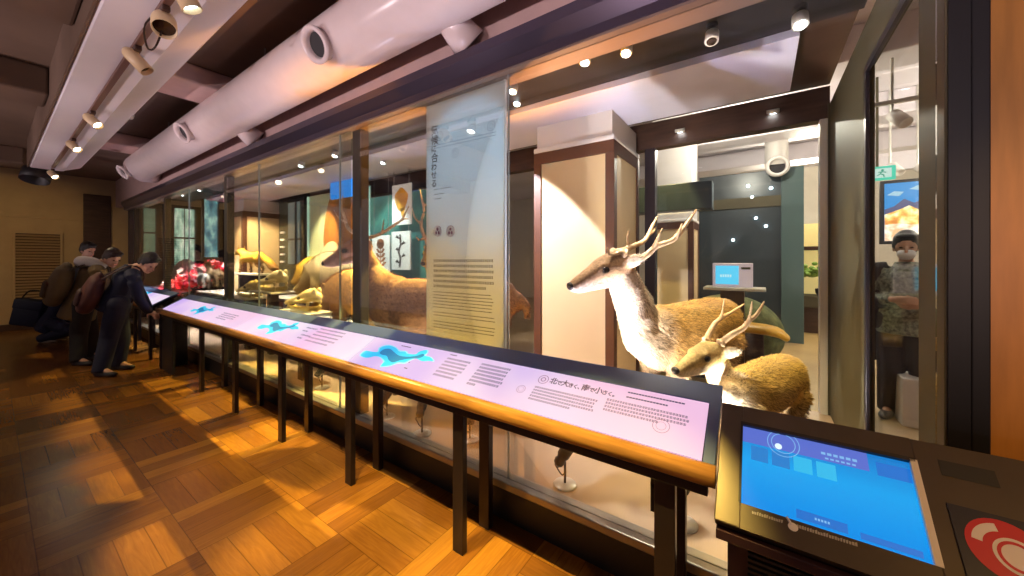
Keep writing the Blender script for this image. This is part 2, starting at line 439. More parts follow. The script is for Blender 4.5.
lou = mb.build('ceiling_speaker', M_black, None, True); tag(lou, 'black round ceiling fixture beyond the end of the pale soffit', 'speaker')
MB().tube([p + V((0, 0, .15)), V((p.x, p.y, ZC))], .012, 8).build('stem', M_black, lou)
p = PZ(133, 119, ZC - .05)
det = MB().lathe([(.0, 0), (.05, 0), (.06, .02), (.065, .055), (0, .055)], V((p.x, 1.0, ZC - .055)), (0, 0, 1), 20).build('smoke_detector', M_white, None, True)
tag(det, 'small white round detector on the brown ceiling beside the duct', 'detector')

# ================================================================== THE SHOWCASE
YF, YB, ZD, ZT = 1.66, 3.82, .215, 2.50
case = empty('display_case', (-5.2, 2.6, 0), 'long glazed walk-up museum showcase with dark steel frame and taxidermy inside', 'display case')
CX0 = -10.95
MB().box(CX0, XR + .05, 1.63, YB + .05, 0, ZD - .03).build('plinth', M_black, case)
MB().box(CX0, XR + .05, 1.605, 1.70, ZD - .03, ZD + .012, .006).build('sill', M_sill, case)
MB().box(CX0, XR, 1.70, YB, ZD - .03, ZD).build('deck', M_deck, case)
mb = MB(); mb.prism([V((CX0 - .05, y, z)) for y, z in ((1.56, 2.668), (1.56, 2.612), (1.60, 2.545), (1.60, 2.50), (1.78, 2.50), (1.78, 2.668))], (XR + .15 - CX0, 0, 0)); mb.build('header_beam', M_frame, case)
MB().box(CX0, XR + .1, 1.605, 1.76, 2.488, 2.50).build('header_soffit', mat('soffit_bronze', (.30, .23, .20), .3, .5), case)
M_up = mat('upright_steel', (.05, .044, .036), .45, spec=.3)
ups = [-10.42, -8.22, -5.46, -2.655]
for x in ups:
    mb = MB(); mb.box(x - .06, x + .06, 1.665, 1.735, ZD + .012, 2.488, .004); mb.build('upright', M_up, case)
mb = MB(); mb.box(XR, XR + .05, 1.64, 1.86, ZD, 2.7, .004); mb.build('corner_post', M_steelg, case)
mb = MB(); mb.box(XR + .006, XR + .05, 1.635, 1.642, ZD, 2.7); mb.build('corner_seam', M_black, case)
MB().box(XR + .052, XR + .09, 1.64, 1.76, 0, 2.7, .004).build('end_stile', M_black, case)
# front panes with polished joints
edges = [-10.88, -10.48, -8.28, -6.85, -5.52, -4.45, -2.87, -2.715, -1.16, XR - .01]
for a, b in zip(edges, edges[1:]):
    x0 = a + (.12 if a in (-10.48, -8.28, -5.52, -2.715) else .004)
    MB().box(x0, b - .004, 1.645, 1.657, ZD + .012, 2.488).build('glass_pane', M_glass, case)
M_edge = mat('pane_edge_glass', (.34, .40, .40), .15)
for x in (-6.85, -4.45, -2.87, -1.16): MB().box(x - .002, x + .002, 1.644, 1.658, ZD + .012, 2.488).build('pane_edge', M_edge, case)
# end wall on the right: steel around a window
mb = MB()
mb.box(XR, XR + .03, 2.60, YB, ZD, 2.70); mb.box(XR, XR + .03, 1.86, 2.60, 2.46, 2.70); mb.box(XR, XR + .03, 1.86, 2.60, ZD, .30)
mb.build('end_wall', M_steelg, case)
mb = MB()
for a in ((1.86, 2.60, 2.42, 2.46), (2.56, 2.60, .30, 2.42)): mb.box(XR - .012, XR + .004, a[0], a[1], a[2], a[3], .003)
mb.build('window_frame', M_steel, case)
MB().box(XR + .012, XR + .02, 1.86, 2.60, .30, 2.46).build('end_pane', M_glass2, case)
MB().box(CX0 - .04, CX0, 1.66, YB, ZD, 2.7).build('far_end', M_steel, case)
# back frame and panes
mb = MB(); mb.box(CX0, XR, YB - .02, YB + .1, 2.58, 2.84); mb.build('back_header', M_wood_dark, case)
for x in (-10.4, -6.6, -4.9, -3.4, -1.95, -.92): MB().box(x - .05, x + .05, YB - .02, YB + .08, ZD, 2.58).build('back_post', M_steel, case)
x = PY(824, 200, YB).x
MB().box(x - .03, x + .02, YB - .04, YB + .06, ZD, 2.58, .004).build('back_post', M_plate, case)
MB().box(x + .02, XR, YB - .03, YB + .06, ZD, 2.7).build('back_return', M_steelg, case)
bx = [-10.35, -6.65, -4.95, -3.45, -2.0, -.97, x - .03]
for a, b in zip(bx, bx[1:]): MB().box(a + .1 if a != -10.35 else a, b, YB + .02, YB + .03, ZD, 2.58).build('back_pane', M_glass, case)
M_soff = mat('lilac_soffit', (.66, .64, .80), .5, var=.03)
# ceiling of the case: lilac strip, dark lighting trough, white panel, dark rear
MB().box(CX0, XR, 1.76, 2.16, 2.74, 2.80).build('front_soffit', M_soff, case)
MB().box(CX0, XR, 2.16, 2.66, 2.80, 2.92).build('lighting_trough', M_black, case)
MB().box(CX0, XR, 1.72, 1.76, 2.705, 2.92).build('trough_side', M_black, case)
xr = .19
MB().box(-9.9, xr, 2.66, 3.50, 2.75, 2.80, .004).build('ceiling_panel', M_soff, case)
MB().box(CX0, XR, 2.60, YB, 2.86, 2.94).build('rear_soffit', M_wood_dark, case)
# case lamps in the trough and the front soffit
def case_lamp(px, py, z, label, lit=True, lens=None, grp='small spotlights in the ceiling of the showcase'):
    p = PZ(px, py, z)
    root = empty('case_spotlight', (p.x, p.y, z + .10), label, 'spotlight', grp)
    MB().lathe([(.03, .0), (.03, -.02), (.012, -.025), (.012, -.06)], (p.x, p.y, z + .10), (0, 0, 1), 14).build('mount', M_black, root)
    a = V((0, -.35, -1)).normalized(); o = V((p.x, p.y, z + .05))
    h = MB().lathe([(.02, -.01), (.034, .0), (.036, .06), (.032, .062), (.0, .05)], o, a, 16).build('housing', M_plate, root, True)
    MB().lathe([(.03, .051), (.024, .066), (.0, .072)], o, a, 16).build('lens', lens or (M_lens if lit else M_lensoff), h, True)
    return p
for px, py, z, lb in (
    (586, 63, 2.70, 'bright ceiling spotlight with blue halo above the deer column'),
    (627, 54, 2.72, 'lit oval spotlight right of the haloed one, on the lilac strip'),
    (514, 92, 2.74, 'upper lit spotlight just right of the hanging text panel top'),
    (518, 104, 2.80, 'lower lit spotlight just right of the hanging text panel top'),
    (712, 42, 2.68, 'unlit camera-like spotlight hanging from the lilac ceiling strip'),
    (800, 26, 2.62, 'pale lit spotlight hanging near the right end of the showcase ceiling'),
    (384, 163, 2.72, 'round lit spotlight between the black upright and the text panel'),
    (280, 161, 2.72, 'brightest spotlight over the left bays of the showcase'),
    (302, 166, 2.74, 'lit spotlight just right of the brightest one in the left bays'),
    (248, 171, 2.74, 'lit spotlight above the pale capital of the far column'),
    (336, 156, 2.74, 'lit spotlight by the blue glow left of the black upright'),
    (228, 175, 2.74, 'lit spotlight left of the far column capital'),
    (200, 190, 2.74, 'lit spotlight over the red cluster'),
    (183, 195, 2.74, 'lit spotlight at the far left of the showcase ceiling')):
    case_lamp(px, py, z, lb, lit='unlit' not in lb)
for px, lb in ((680, 'left one of two small downlights in the dark rear header'), (773, 'right one of two small downlights in the dark rear header')):
    p = PZ(px, 132 if px == 680 else 113, 2.58)
    p = PY(px, 132 if px == 680 else 113, YB - .06)
    d = empty('downlight', (p.x, p.y, p.z), lb, 'downlight', 'downlights in the rear header')
    MB().lathe([(.03, .03), (.045, .03), (.045, .0), (.034, -.004), (.03, .01)], p, (0, -.35, 1), 18, closed=True).build('ring', M_plate, d, True)
    MB().lathe([(.031, .002), (.02, -.006), (.0, -.008)], p, (0, -.35, 1), 18).build('lens', M_lens, d)

# floor lamps standing on the deck
def deck_lamp(p, aim, label, e=0, col=(1, .85, .7), ang=50, up=.18):
    p = V((p.x, p.y, ZD))
    root = empty('floor_spotlight', p, label, 'spotlight', 'little spotlights standing on the showcase deck')
    MB().lathe([(0, 0), (.062, 0), (.064, .006), (.058, .012), (0, .014)], p, UP, 24).build('base', M_plate, root, True)
    MB().tube([p + V((0, 0, .01)), p + V((0, 0, up - .05))], .007, 8).build('stem', M_black, root)
    MB().tube([p + V((0, 0, up - .06)), p + V((-.04, -.01, up - .09)), p + V((-.055, -.01, .1)), p + V((-.02, 0, .05)), p + V((0, 0, .07))], .004, 6, 5).build('cable', M_black, root)
    a = (V(aim) - p - V((0, 0, up))).normalized(); o = p + V((0, 0, up)) - a * .05
    h = MB().lathe([(.015, -.03), (.026, -.02), (.03, .0), (.024, .012), (.034, .03), (.037, .1), (.032, .1), (.03, .085), (0, .085)], o, a, 18).build('housing', M_black, root, True)
    MB().lathe([(.03, .087), (.02, .097), (0, .1)], o, a, 18).build('lens', M_lensw, h, True)
    if e: spot(o + a * .13, aim, e, col, ang, .6, .02)
    return root

# ================================================================== ANIMALS
def strands(body, n, length, width, flow, name='fur_coat', mats=None, lift=.22, parent=None, keep=None, lenfn=None):
    me = body.data; me.calc_loop_triangles()
    T = len(me.loop_triangles); tri = np.empty(T * 3, np.int64); me.loop_triangles.foreach_get('vertices', tri); tri = tri.reshape(-1, 3)
    nv = len(me.vertices); co = np.empty(nv * 3); me.vertices.foreach_get('co', co); co = co.reshape(-1, 3)
    no = np.empty(nv * 3); me.vertices.foreach_get('normal', no); no = no.reshape(-1, 3)
    cl = np.empty(nv * 4); me.color_attributes['Col'].data.foreach_get('color', cl); cl = cl.reshape(-1, 4)[:, :3]
    a, b, c = co[tri[:, 0]], co[tri[:, 1]], co[tri[:, 2]]
    ar = np.linalg.norm(np.cross(b - a, c - a), axis=1)
    k = rng.choice(T, n, p=ar / ar.sum()); u = rng.random((n, 2)); fl = u.sum(1) > 1; u[fl] = 1 - u[fl]
    w = np.stack([1 - u.sum(1), u[:, 0], u[:, 1]], 1)[:, :, None]
    P = (co[tri[k]] * w).sum(1); Nn = (no[tri[k]] * w).sum(1); Cc = (cl[tri[k]] * w).sum(1)
    Nn /= np.linalg.norm(Nn, axis=1)[:, None] + 1e-9
    off = np.array(body.location)
    if body.parent is not None: off = np.zeros(3)
    Fd = flow(P + off) + rng.normal(0, .22, (n, 3))
    L_ = (lenfn(P + off) if lenfn else np.ones(n)) * length * rng.uniform(.6, 1.25, n)
    ok = L_ > 1e-4
    P, Nn, Cc, Fd, L_ = P[ok], Nn[ok], Cc[ok], Fd[ok], L_[ok]; n = len(P)
    Fd -= Nn * (Fd * Nn).sum(1)[:, None]; Fd /= np.linalg.norm(Fd, axis=1)[:, None] + 1e-9
    D = Fd + Nn * (lift + rng.normal(0, .07, n))[:, None]; D /= np.linalg.norm(D, axis=1)[:, None]
    S = np.cross(Fd, Nn)
    base = P - Nn * .002
    vs = np.stack([base - S * width / 2, base + S * width / 2, base + D * L_[:, None]], 1).reshape(-1, 3)
    m2 = bpy.data.meshes.new(name)
    m2.vertices.add(3 * n); m2.vertices.foreach_set('co', vs.ravel())
    m2.loops.add(3 * n); m2.loops.foreach_set('vertex_index', np.arange(3 * n, dtype=np.int32))
    m2.polygons.add(n); m2.polygons.foreach_set('loop_start', np.arange(0, 3 * n, 3, dtype=np.int32))
    m2.update(calc_edges=True)
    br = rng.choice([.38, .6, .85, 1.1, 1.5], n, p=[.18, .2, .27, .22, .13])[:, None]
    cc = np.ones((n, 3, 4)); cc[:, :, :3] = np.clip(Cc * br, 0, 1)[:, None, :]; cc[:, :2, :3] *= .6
    at = m2.color_attributes.new('Col', 'FLOAT_COLOR', 'POINT'); at.data.foreach_set('color', cc.reshape(-1))
    o = link_mesh(name, m2, M_furb, body if parent is None else parent)
    o['kind'] = 'stuff'
    return o

def antler(name, beam, tines, r, parent):
    mb = MB()
    n = len(beam)
    rr = [r * (1 - .58 * i / (n - 1)) for i in range(n)]; rr[-1] = r * .28
    mb.tube(beam, rr, 10, 5, round_ends=True)
    mb.lathe([(r * 1.0, -.004), (r * 1.5, .002), (r * 1.45, .012), (r * 1.0, .016)], beam[0], V(beam[1]) - V(beam[0]), 14)
    for t in tines:
        m = len(t); q = [r * (.62 - .45 * i / (m - 1)) for i in range(m)]; q[-1] = r * .24
        mb.tube(t, q, 8, 5, round_ends=True)
    me = blob(mb, .004, 1)
    return link_mesh(name, me, M_antler, parent, True)

class Fr:
    """a local frame: x forward, y left, z up"""
    def __init__(s, o, fwd, up=UP):
        s.o = V(o); s.x = V(fwd).normalized(); s.y = V(up).cross(s.x).normalized(); s.z = s.x.cross(s.y)
    def __call__(s, x, y, z): return s.o + s.x * x + s.y * y + s.z * z
    def M(s): return Matrix((s.x, s.y, s.z)).transposed()

def head_shapes(mb, hf, s):
    """deer head in frame hf (origin between the ears at the skull base, x towards the nose), length about .34*s"""
    h = lambda x, y, z: hf(x * s * .87, y * s, z * s)
    mb.tube([h(-.03, 0, .0), h(.05, 0, .012), h(.12, 0, .004), h(.19, 0, -.012), h(.26, 0, -.028), h(.315, 0, -.042)],
            [(.062 * s, .07 * s), (.068 * s, .074 * s), (.06 * s, .064 * s), (.042 * s, .050 * s), (.034 * s, .040 * s), (.030 * s, .032 * s)], 16, 3, up=hf.z, round_ends=True)
    mb.tube([h(.02, 0, -.05), h(.12, 0, -.056), h(.22, 0, -.066), h(.29, 0, -.072)], [(.045 * s, .05 * s), (.038 * s, .038 * s), (.024 * s, .022 * s), (.017 * s, .014 * s)], 12, 2, up=hf.z, round_ends=True)
    for sd in (-1, 1):
        mb.ell(h(.125, sd * .046, .030), (.03 * s, .018 * s, .020 * s), hf.M())          # brow
        mb.ell(h(.30, sd * .018, -.03), (.02 * s, .014 * s, .016 * s), hf.M())          # nostril wing
        # the ear: a cupped leaf
        b0 = h(-.005, sd * .052, .02); tip = h(-.085, sd * .125, .035)
        mb.tube([b0, b0.lerp(tip, .35), b0.lerp(tip, .7), tip], [(.018 * s, .016 * s), (.040 * s, .013 * s), (.034 * s, .010 * s), (.008 * s, .006 * s)], 12, 3, up=(hf.x * .5 + hf.y * sd * .9), round_ends=True)
        mb.tube([h(.0, sd * .035, .045), h(-.012, sd * .045, .072)], [.024 * s, .02 * s], 10)    # pedicle

def head_parts(hf, s, body):
    h = lambda x, y, z: hf(x * s * .87, y * s, z * s)
    for sd in (-1, 1):
        MB().ell(h(.128, sd * .0595, .010), (.022 * s, .011 * s, .0165 * s), hf.M()).build('eye', M_eye, body, True)
    mb = MB(); mb.ell(h(.335, 0, -.036), (.016 * s, .026 * s, .021 * s), hf.M()); mb.build('nose', M_hoof, body, True)

def leg(mb, pts, rs): mb.tube(pts, rs, 12, 3, up=V((.2, .98, .1)), round_ends=True)

def deer(name, label, base, fwd, s, hf, neck, cols, antlers, hs=1.0, furn=26000, furlen=.03, body_len=1.0, legs=True, group=None, width=1.0, dorsal=None):
    """base: ground point under the withers; fwd: from rump to chest; s: withers height / .93"""
    f = Fr(base, fwd); g = lambda x, y, z: f(x * s, y * s * width, z * s)
    root = empty(name, base, label, 'deer', group)
    L = body_len
    mb = MB()
    mb.tube([g(-.80 * L, 0, .80), g(-.72 * L, 0, .80), g(-.55 * L, 0, .79), g(-.30 * L, 0, .755), g(-.08 * L, 0, .735), g(.10, 0, .74), g(.22, 0, .77), g(.28, 0, .80)],
            [(a * s * width, b * s) for a, b in ((.05, .07), (.135, .15), (.165, .175), (.185, .205), (.175, .215), (.150, .20), (.115, .15), (.07, .09))], 22, 3, round_ends=True)
    for sd in (-1, 1):
        mb.ell(g(-.62 * L, sd * .085, .72), (.15 * s, .085 * s, .19 * s), f.M())      # haunch
        mb.ell(g(.06, sd * .105, .68), (.11 * s, .06 * s, .19 * s), f.M())           # shoulder
    npts = [g(.10, 0, .80)] + [V(p) for p in neck] + [hf(-.01 * hs, 0, -.01 * hs)]
    m = len(npts)
    nr = [(.15 * s, .19 * s)] + [(s * (.135 - .05 * (i + 1) / (m - 1)), s * (.165 - .075 * (i + 1) / (m - 1))) for i in range(m - 2)] + [(.058 * hs, .066 * hs)]
    mb.tube(npts, nr, 18, 4, up=f.x, round_ends=True)
    head_shapes(mb, hf, hs)
    for sd in (-1, 1):
        leg(mb, [g(.07, sd * .10, .62), g(.06, sd * .10, .47), g(.075, sd * .10, .33), g(.06, sd * .10, .18), g(.065, sd * .10, .07), g(.09, sd * .10, .02)],
            [(.075 * s, .06 * s), (.055 * s, .045 * s), (.032 * s, .033 * s), (.023 * s, .024 * s), (.026 * s, .026 * s), (.028 * s, .024 * s)])
        o = .05 * sd
        leg(mb, [g((-.60 + o) * L, sd * .10, .66), g((-.54 + o) * L, sd * .11, .50), g((-.66 + o) * L, sd * .10, .34), g((-.72 + o) * L, sd * .10, .27), g((-.69 + o) * L, sd * .10, .12), g((-.685 + o) * L, sd * .10, .06), g((-.66 + o) * L, sd * .10, .02)],
            [(.12 * s, .075 * s), (.085 * s, .06 * s), (.04 * s, .036 * s), (.033 * s, .03 * s), (.024 * s, .025 * s), (.027 * s, .027 * s), (.028 * s, .024 * s)])
    mb.tube([g(-.80 * L, 0, .84), g(-.85 * L, 0, .78), g(-.855 * L, 0, .69)], [.035 * s, .030 * s, .012 * s], 10, 3, round_ends=True)
    me = blob(mb, .011 if s > .75 else .009, 5)
    fo, fx, fz = np.array(f.o), np.array(f.x), np.array(f.z)
    ho, hx, hy, hz = (np.array(q) for q in (hf.o, hf.x, hf.y, hf.z))
    back, side, belly, throat, face = (np.array(c) for c in cols)
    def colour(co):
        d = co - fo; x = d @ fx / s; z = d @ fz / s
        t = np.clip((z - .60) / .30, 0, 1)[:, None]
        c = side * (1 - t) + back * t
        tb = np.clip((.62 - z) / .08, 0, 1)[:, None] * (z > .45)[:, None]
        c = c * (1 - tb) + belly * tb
        # throat and chest front paler: coat tone plus lamp glare put into the colour
        tt = np.clip((x - .14) / .12, 0, 1)[:, None] * (z > .5)[:, None]
        c = c * (1 - tt) + throat * tt
        e = co - ho; ex = e @ hx / hs / .87; ey = e @ hy / hs; ez = e @ hz / hs
        inh = ((ex > -.12) & (ex < .40) & (np.abs(ey) < .22) & (ez > -.12) & (ez < .16))
        fc = np.repeat(face[None], len(co), 0)
        lo = np.clip((-.025 - ez) / .03, 0, 1)[:, None]; fc = fc * (1 - lo) + throat * lo
        top = np.clip((ez - .03) / .03, 0, 1)[:, None]; fc = fc * (1 - top * .35)
        ear = (np.abs(ey) > .075)[:, None]; fc = np.where(ear, throat * .9, fc)
        rim = ((np.hypot((ex - .128) / .034, (ez - .012) / .026) < 1) & (np.abs(ey) > .035))[:, None]
        fc = np.where(rim, face * .62, fc)
        c = np.where(inh[:, None], fc, c)
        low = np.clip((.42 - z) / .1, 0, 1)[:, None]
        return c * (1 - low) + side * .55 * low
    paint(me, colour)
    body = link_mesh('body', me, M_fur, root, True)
    head_parts(hf, hs, body)
    for k in (('fore', .09, 0), ('hind', 0, 0)):
        for sd in (-1, 1):
            x = .10 if k[0] == 'fore' else (-.645 + .05 * sd) * L
            mb = MB()
            for q in (-1, 1): mb.tube([g(x, sd * .10 + q * .014, .03), g(x + .02, sd * .10 + q * .014, .0)], [.016 * s, .022 * s], 10)
            mb.build('hoof', M_hoof, body, True)
    def flow(P):
        d = P - fo; F = np.repeat((-fx * .8 - fz * .45)[None], len(P), 0)
        e = P - ho; inh = (np.linalg.norm(e - hx * .12 * hs, axis=1) < .28 * hs)
        up_ = (d @ fz / s > .92) & ~inh
        F[up_] = -fz * .9 - fx * .35
        F[inh] = -hx
        return F
    def lenfn(P):
        e = P - ho; r = np.linalg.norm(e - hx * .14 * hs, axis=1)
        q = np.where(r < .22 * hs, .22, np.where(r < .3 * hs, .5, 1.0))
        return np.where((P - fo) @ fz / s < .42, .35, q)
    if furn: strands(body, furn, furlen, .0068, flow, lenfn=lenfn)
    for beam, tines, r in antlers: antler('antler', beam, tines, r, root)
    return root

def wp(lst, d0, d1):
    n = len(lst) - 1
    return [PD(x, y, d0 + (d1 - d0) * i / max(n, 1)) for i, (x, y) in enumerate(lst)]

# --- large deer, right of the column
hA = Fr(PD(618, 267, 2.14), PD(562, 281, 2.03) - PD(618, 267, 2.14), V((.03, 0, 1)))
hsA = 1.13
cA = ((.46, .27, .085), (.34, .18, .06), (.40, .26, .15), (.70, .54, .40), (.40, .24, .13))
bA = V((-.50, 2.56, ZD))
pedL, pedR = hA(-.012 * hsA, .045 * hsA, .072 * hsA), hA(-.012 * hsA, -.045 * hsA, .072 * hsA)
# the far antler (animal's right) and the near one
aA1 = [pedR] + [PD(627, 249, 2.22), PD(636, 245, 2.26), PD(645, 240, 2.30), PD(652, 227, 2.34), PD(657, 217, 2.36)]
aA1t = [[PD(629, 247, 2.23), PD(627.5, 239, 2.22), PD(629, 230, 2.22)], [PD(648, 235, 2.32), PD(653, 232, 2.33), PD(656, 227, 2.36)]]
aA2 = [pedL] + [PD(632, 259, 2.11), PD(645, 256, 2.10), PD(657, 246, 2.10), PD(673, 240, 2.10), PD(683, 229, 2.12), PD(696, 210, 2.13)]
aA2t = [[PD(653, 249, 2.10), PD(657, 240, 2.08), PD(662, 229, 2.07)], [PD(675, 238, 2.10), PD(679, 232, 2.08), PD(682, 224, 2.07)],
        [pedL + V((0, 0, .015)), PD(611, 255, 2.06), PD(607.5, 248, 2.04)]]
deer('sika_deer', 'large brown antlered deer standing beside the column, head turned towards it', bA, V((-.36, -.93, 0)), .98, hA,
     [PD(646, 338, 2.32), PD(636, 311, 2.25), PD(626, 287, 2.19)], cA, [(aA1, aA1t, .022), (aA2, aA2t, .024)], hsA, 42000, .048, body_len=1.05, group='mounted deer')
# --- small deer in front
hB = Fr(PD(712, 355, 1.93), PD(663, 367, 1.79) - PD(712, 355, 1.93), V((-.03, 0, 1)))
hsB = .93
cB = ((.56, .36, .09), (.46, .28, .075), (.48, .34, .18), (.72, .58, .42), (.62, .43, .17))
pL, pR = hB(-.012 * hsB, .045 * hsB, .072 * hsB), hB(-.012 * hsB, -.045 * hsB, .072 * hsB)
aB1 = [pR] + [PD(713, 326, 2.0), PD(720, 319, 2.02), PD(732, 312, 2.05), PD(744, 304, 2.07)]
aB1t = [[PD(721, 318, 2.02), PD(723, 309, 2.03), PD(724.5, 299, 2.03)]]
aB2 = [pL] + [PD(731, 335, 1.88), PD(743, 328, 1.88), PD(749, 321, 1.88), PD(757, 314, 1.89), PD(764, 302, 1.90)]
aB2t = [[PD(748, 323, 1.88), PD(750.5, 313, 1.87), PD(752, 302, 1.86)]]
deer('sika_deer', 'small yellowish antlered deer at the front corner of the showcase behind the touchscreen', V((-.06, 2.33, ZD)), V((-.40, -.9, 0)), .685, hB,
     [PD(726, 402, 2.10), PD(724, 386, 2.05), PD(719, 372, 1.99)], cB, [(aB1, aB1t, .016), (aB2, aB2t, .018)], hsB, 36000, .038, body_len=1.0, group='mounted deer', width=1.05)
# --- long-bodied deer passing behind the text panel
fC = V((-.955, -.30, 0))
hC = Fr(PD(361, 248, 3.25), V((-.62, -.72, -.30)), UP)
cC = ((.40, .22, .12), (.42, .24, .14), (.44, .30, .2), (.50, .30, .19), (.45, .26, .17))
pL, pR = hC(-.014, .05, .11), hC(-.014, -.05, .11)
aC1 = [pL] + [PD(366, 238, 3.38), PD(380, 234, 3.28), PD(394, 225, 3.22), PD(402, 219, 3.18), PD(409, 206, 3.15)]
aC1t = [[PD(382, 233, 3.28), PD(383, 226, 3.26), PD(384, 219, 3.25)], [PD(397, 223, 3.2), PD(404, 219, 3.2), PD(408, 219, 3.2)]]
aC2 = [pR] + [PD(348, 228, 3.5), PD(344, 215, 3.5), PD(341, 207, 3.5), PD(343, 196, 3.5)]
aC2t = [[PD(346, 222, 3.5), PD(339, 218, 3.5), PD(334, 210, 3.5)]]
deer('sika_deer', 'tan deer whose body passes behind the hanging text panel, head behind the black upright', V((-2.60, 2.06, ZD)), fC, 1.13, hC,
     [V((-2.86, 2.0, 1.22)), V((-2.98, 1.98, 1.36))], cC, [(aC1, aC1t, .02), (aC2, aC2t, .02)], 1.15, 34000, .045, body_len=1.17, group='mounted deer')
# --- deer behind, only antlers and crown in view
hD = Fr(PD(433, 252, 4.05), V((.45, -.9, -.30)), UP)
cD = ((.52, .34, .08), (.48, .30, .08), (.5, .33, .12), (.6, .42, .15), (.55, .36, .08))
pL, pR = hD(-.012, .05, .1), hD(-.012, -.05, .1)
aD1 = [pR] + [PD(424, 236, 4.1), PD(421, 224, 4.1), PD(424, 211, 4.1), PD(422, 200, 4.08), PD(420, 190, 4.06)]
aD1t = [[PD(424, 205, 4.1), PD(428, 204, 4.1), PD(431, 200, 4.1)], [PD(420, 223, 4.1), PD(415, 218, 4.06), PD(412, 208, 4.04)], [PD(424, 238, 4.05), PD(419, 240, 4.0), PD(416, 236, 3.95)]]
aD2 = [pL] + [PD(440, 236, 4.1), PD(448, 224, 4.1), PD(452, 208, 4.1), PD(450, 196, 4.08)]
deer('sika_deer', 'golden deer facing out behind the text panel, only crown and antlers in view', PD(446, 262, 4.25) * 1.0 - V((0, 0, PD(446, 262, 4.25).z - ZD)), V((-.15, -.99, 0)), 1.10, hD,
     [PD(440, 275, 4.2), PD(434, 260, 4.12)], cD, [(aD1, aD1t, .024), (aD2, [], .024)], 1.1, 9000, .03, group='mounted deer')

# --- boars lying behind each other, in the left bays
def boar(name, label, base, fwd, s, col, col2, furn=16000, head_down=.0, group='mounted boars'):
    f = Fr(base, fwd); g = lambda x, y, z: f(x * s, y * s, z * s)
    root = empty(name, base, label, 'boar', group)
    mb = MB()
    mb.tube([g(-.62, 0, .52), g(-.5, 0, .53), g(-.25, 0, .54), g(.05, 0, .58), g(.25, 0, .56), g(.40, 0, .50), g(.52, 0, .44), g(.68, 0, .36 - head_down), g(.80, 0, .30 - head_down)],
            [(a * s, b * s) for a, b in ((.09, .10), (.17, .19), (.20, .235), (.20, .255), (.17, .22), (.13, .165), (.10, .125), (.06, .068), (.048, .05))], 20, 3, round_ends=True)
    for sd in (-1, 1):
        mb.ell(g(-.42, sd * .10, .44), (.17 * s, .10 * s, .2 * s), f.M()); mb.ell(g(.12, sd * .11, .44), (.13 * s, .08 * s, .2 * s), f.M())
        leg(mb, [g(.14, sd * .12, .36), g(.14, sd * .12, .2), g(.14, sd * .12, .03)], [(.08 * s, .06 * s), (.045 * s, .045 * s), (.035 * s, .04 * s)])
        leg(mb, [g(-.44, sd * .12, .36), g(-.50, sd * .12, .2), g(-.46, sd * .12, .03)], [(.1 * s, .07 * s), (.05 * s, .05 * s), (.035 * s, .04 * s)])
        b0, tip = g(.42, sd * .09, .56), g(.38, sd * .14, .69)
        mb.tube([b0, b0.lerp(tip, .5), tip], [(.045 * s, .016 * s), (.045 * s, .014 * s), (.008 * s, .006 * s)], 10, 3, up=f.y, round_ends=True)
    mb.tube([g(-.66, 0, .58), g(-.74, 0, .5), g(-.75, 0, .36)], [.022 * s, .016 * s, .02 * s], 8, 3, round_ends=True)
    me = blob(mb, .016 * s + .002, 4)
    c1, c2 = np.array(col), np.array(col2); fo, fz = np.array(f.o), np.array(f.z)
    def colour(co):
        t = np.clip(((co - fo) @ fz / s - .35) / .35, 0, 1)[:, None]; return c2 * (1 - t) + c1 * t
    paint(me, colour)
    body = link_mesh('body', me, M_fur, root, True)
    for sd in (-1, 1): MB().ell(g(.56, sd * .075, .47 - head_down * .5), (.016 * s, .01 * s, .014 * s), f.M()).build('eye', M_eye, body, True)
    MB().lathe([(0, 0), (.045 * s, 0), (.05 * s, .015 * s), (.045 * s, .025 * s), (0, .025 * s)], g(.835, 0, .285 - head_down), f.x, 16).build('snout', M_hoof, body, True)
    fx = np.array(f.x)
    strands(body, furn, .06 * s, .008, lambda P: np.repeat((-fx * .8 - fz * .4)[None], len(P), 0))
    return root

def plinth_stand(name, x0, x1, y0, y1, z, label, legs=True, group='dark stands inside the showcase'):
    root = empty(name, ((x0 + x1) / 2, (y0 + y1) / 2, ZD), label, 'stand', group)
    MB().box(x0, x1, y0, y1, z - .03, z, .004).build('top', M_plate, root)
    mb = MB()
    MB().box(x0 + .02, x1 - .02, y0 + .02, y1 - .02, z - .09, z - .03).build('apron', M_steel, root)
    for x in (x0 + .03, x1 - .07):
        for y in (y0 + .03, y1 - .07): MB().box(x, x + .04, y, y + .04, ZD, z - .09).build('leg', M_steel, root)
    return root
# front boar (tan), middle boar (pale), rear boar (golden)
bf = PD(336, 300, 3.72); plinth_stand('specimen_stand', -4.95, -3.0, 2.06, 2.62, .50, 'low dark stand carrying the tan front boar')
boar('wild_boar', 'tan wild boar nearest the glass left of the black upright, rump glowing orange', V((-3.75, 2.34, .50)), (-1, -.10, 0), 1.02, (.55, .33, .13), (.50, .28, .10))
plinth_stand('specimen_stand', -6.6, -4.35, 2.66, 3.2, .62, 'taller dark stand carrying the pale grey boar')
boar('wild_boar', 'pale grey tan wild boar in the middle of the three boars', V((-5.30, 2.92, .62)), (-1, -.08, 0), 1.15, (.58, .46, .28), (.52, .36, .16))
plinth_stand('specimen_stand', -8.2, -6.2, 3.24, 3.72, .72, 'rear dark stand carrying the golden boar')
boar('wild_boar', 'golden wild boar farthest from the glass, showing only its back', V((-7.0, 3.48, .72)), (-1, 0, 0), .95, (.62, .42, .08), (.5, .3, .06), 9000)

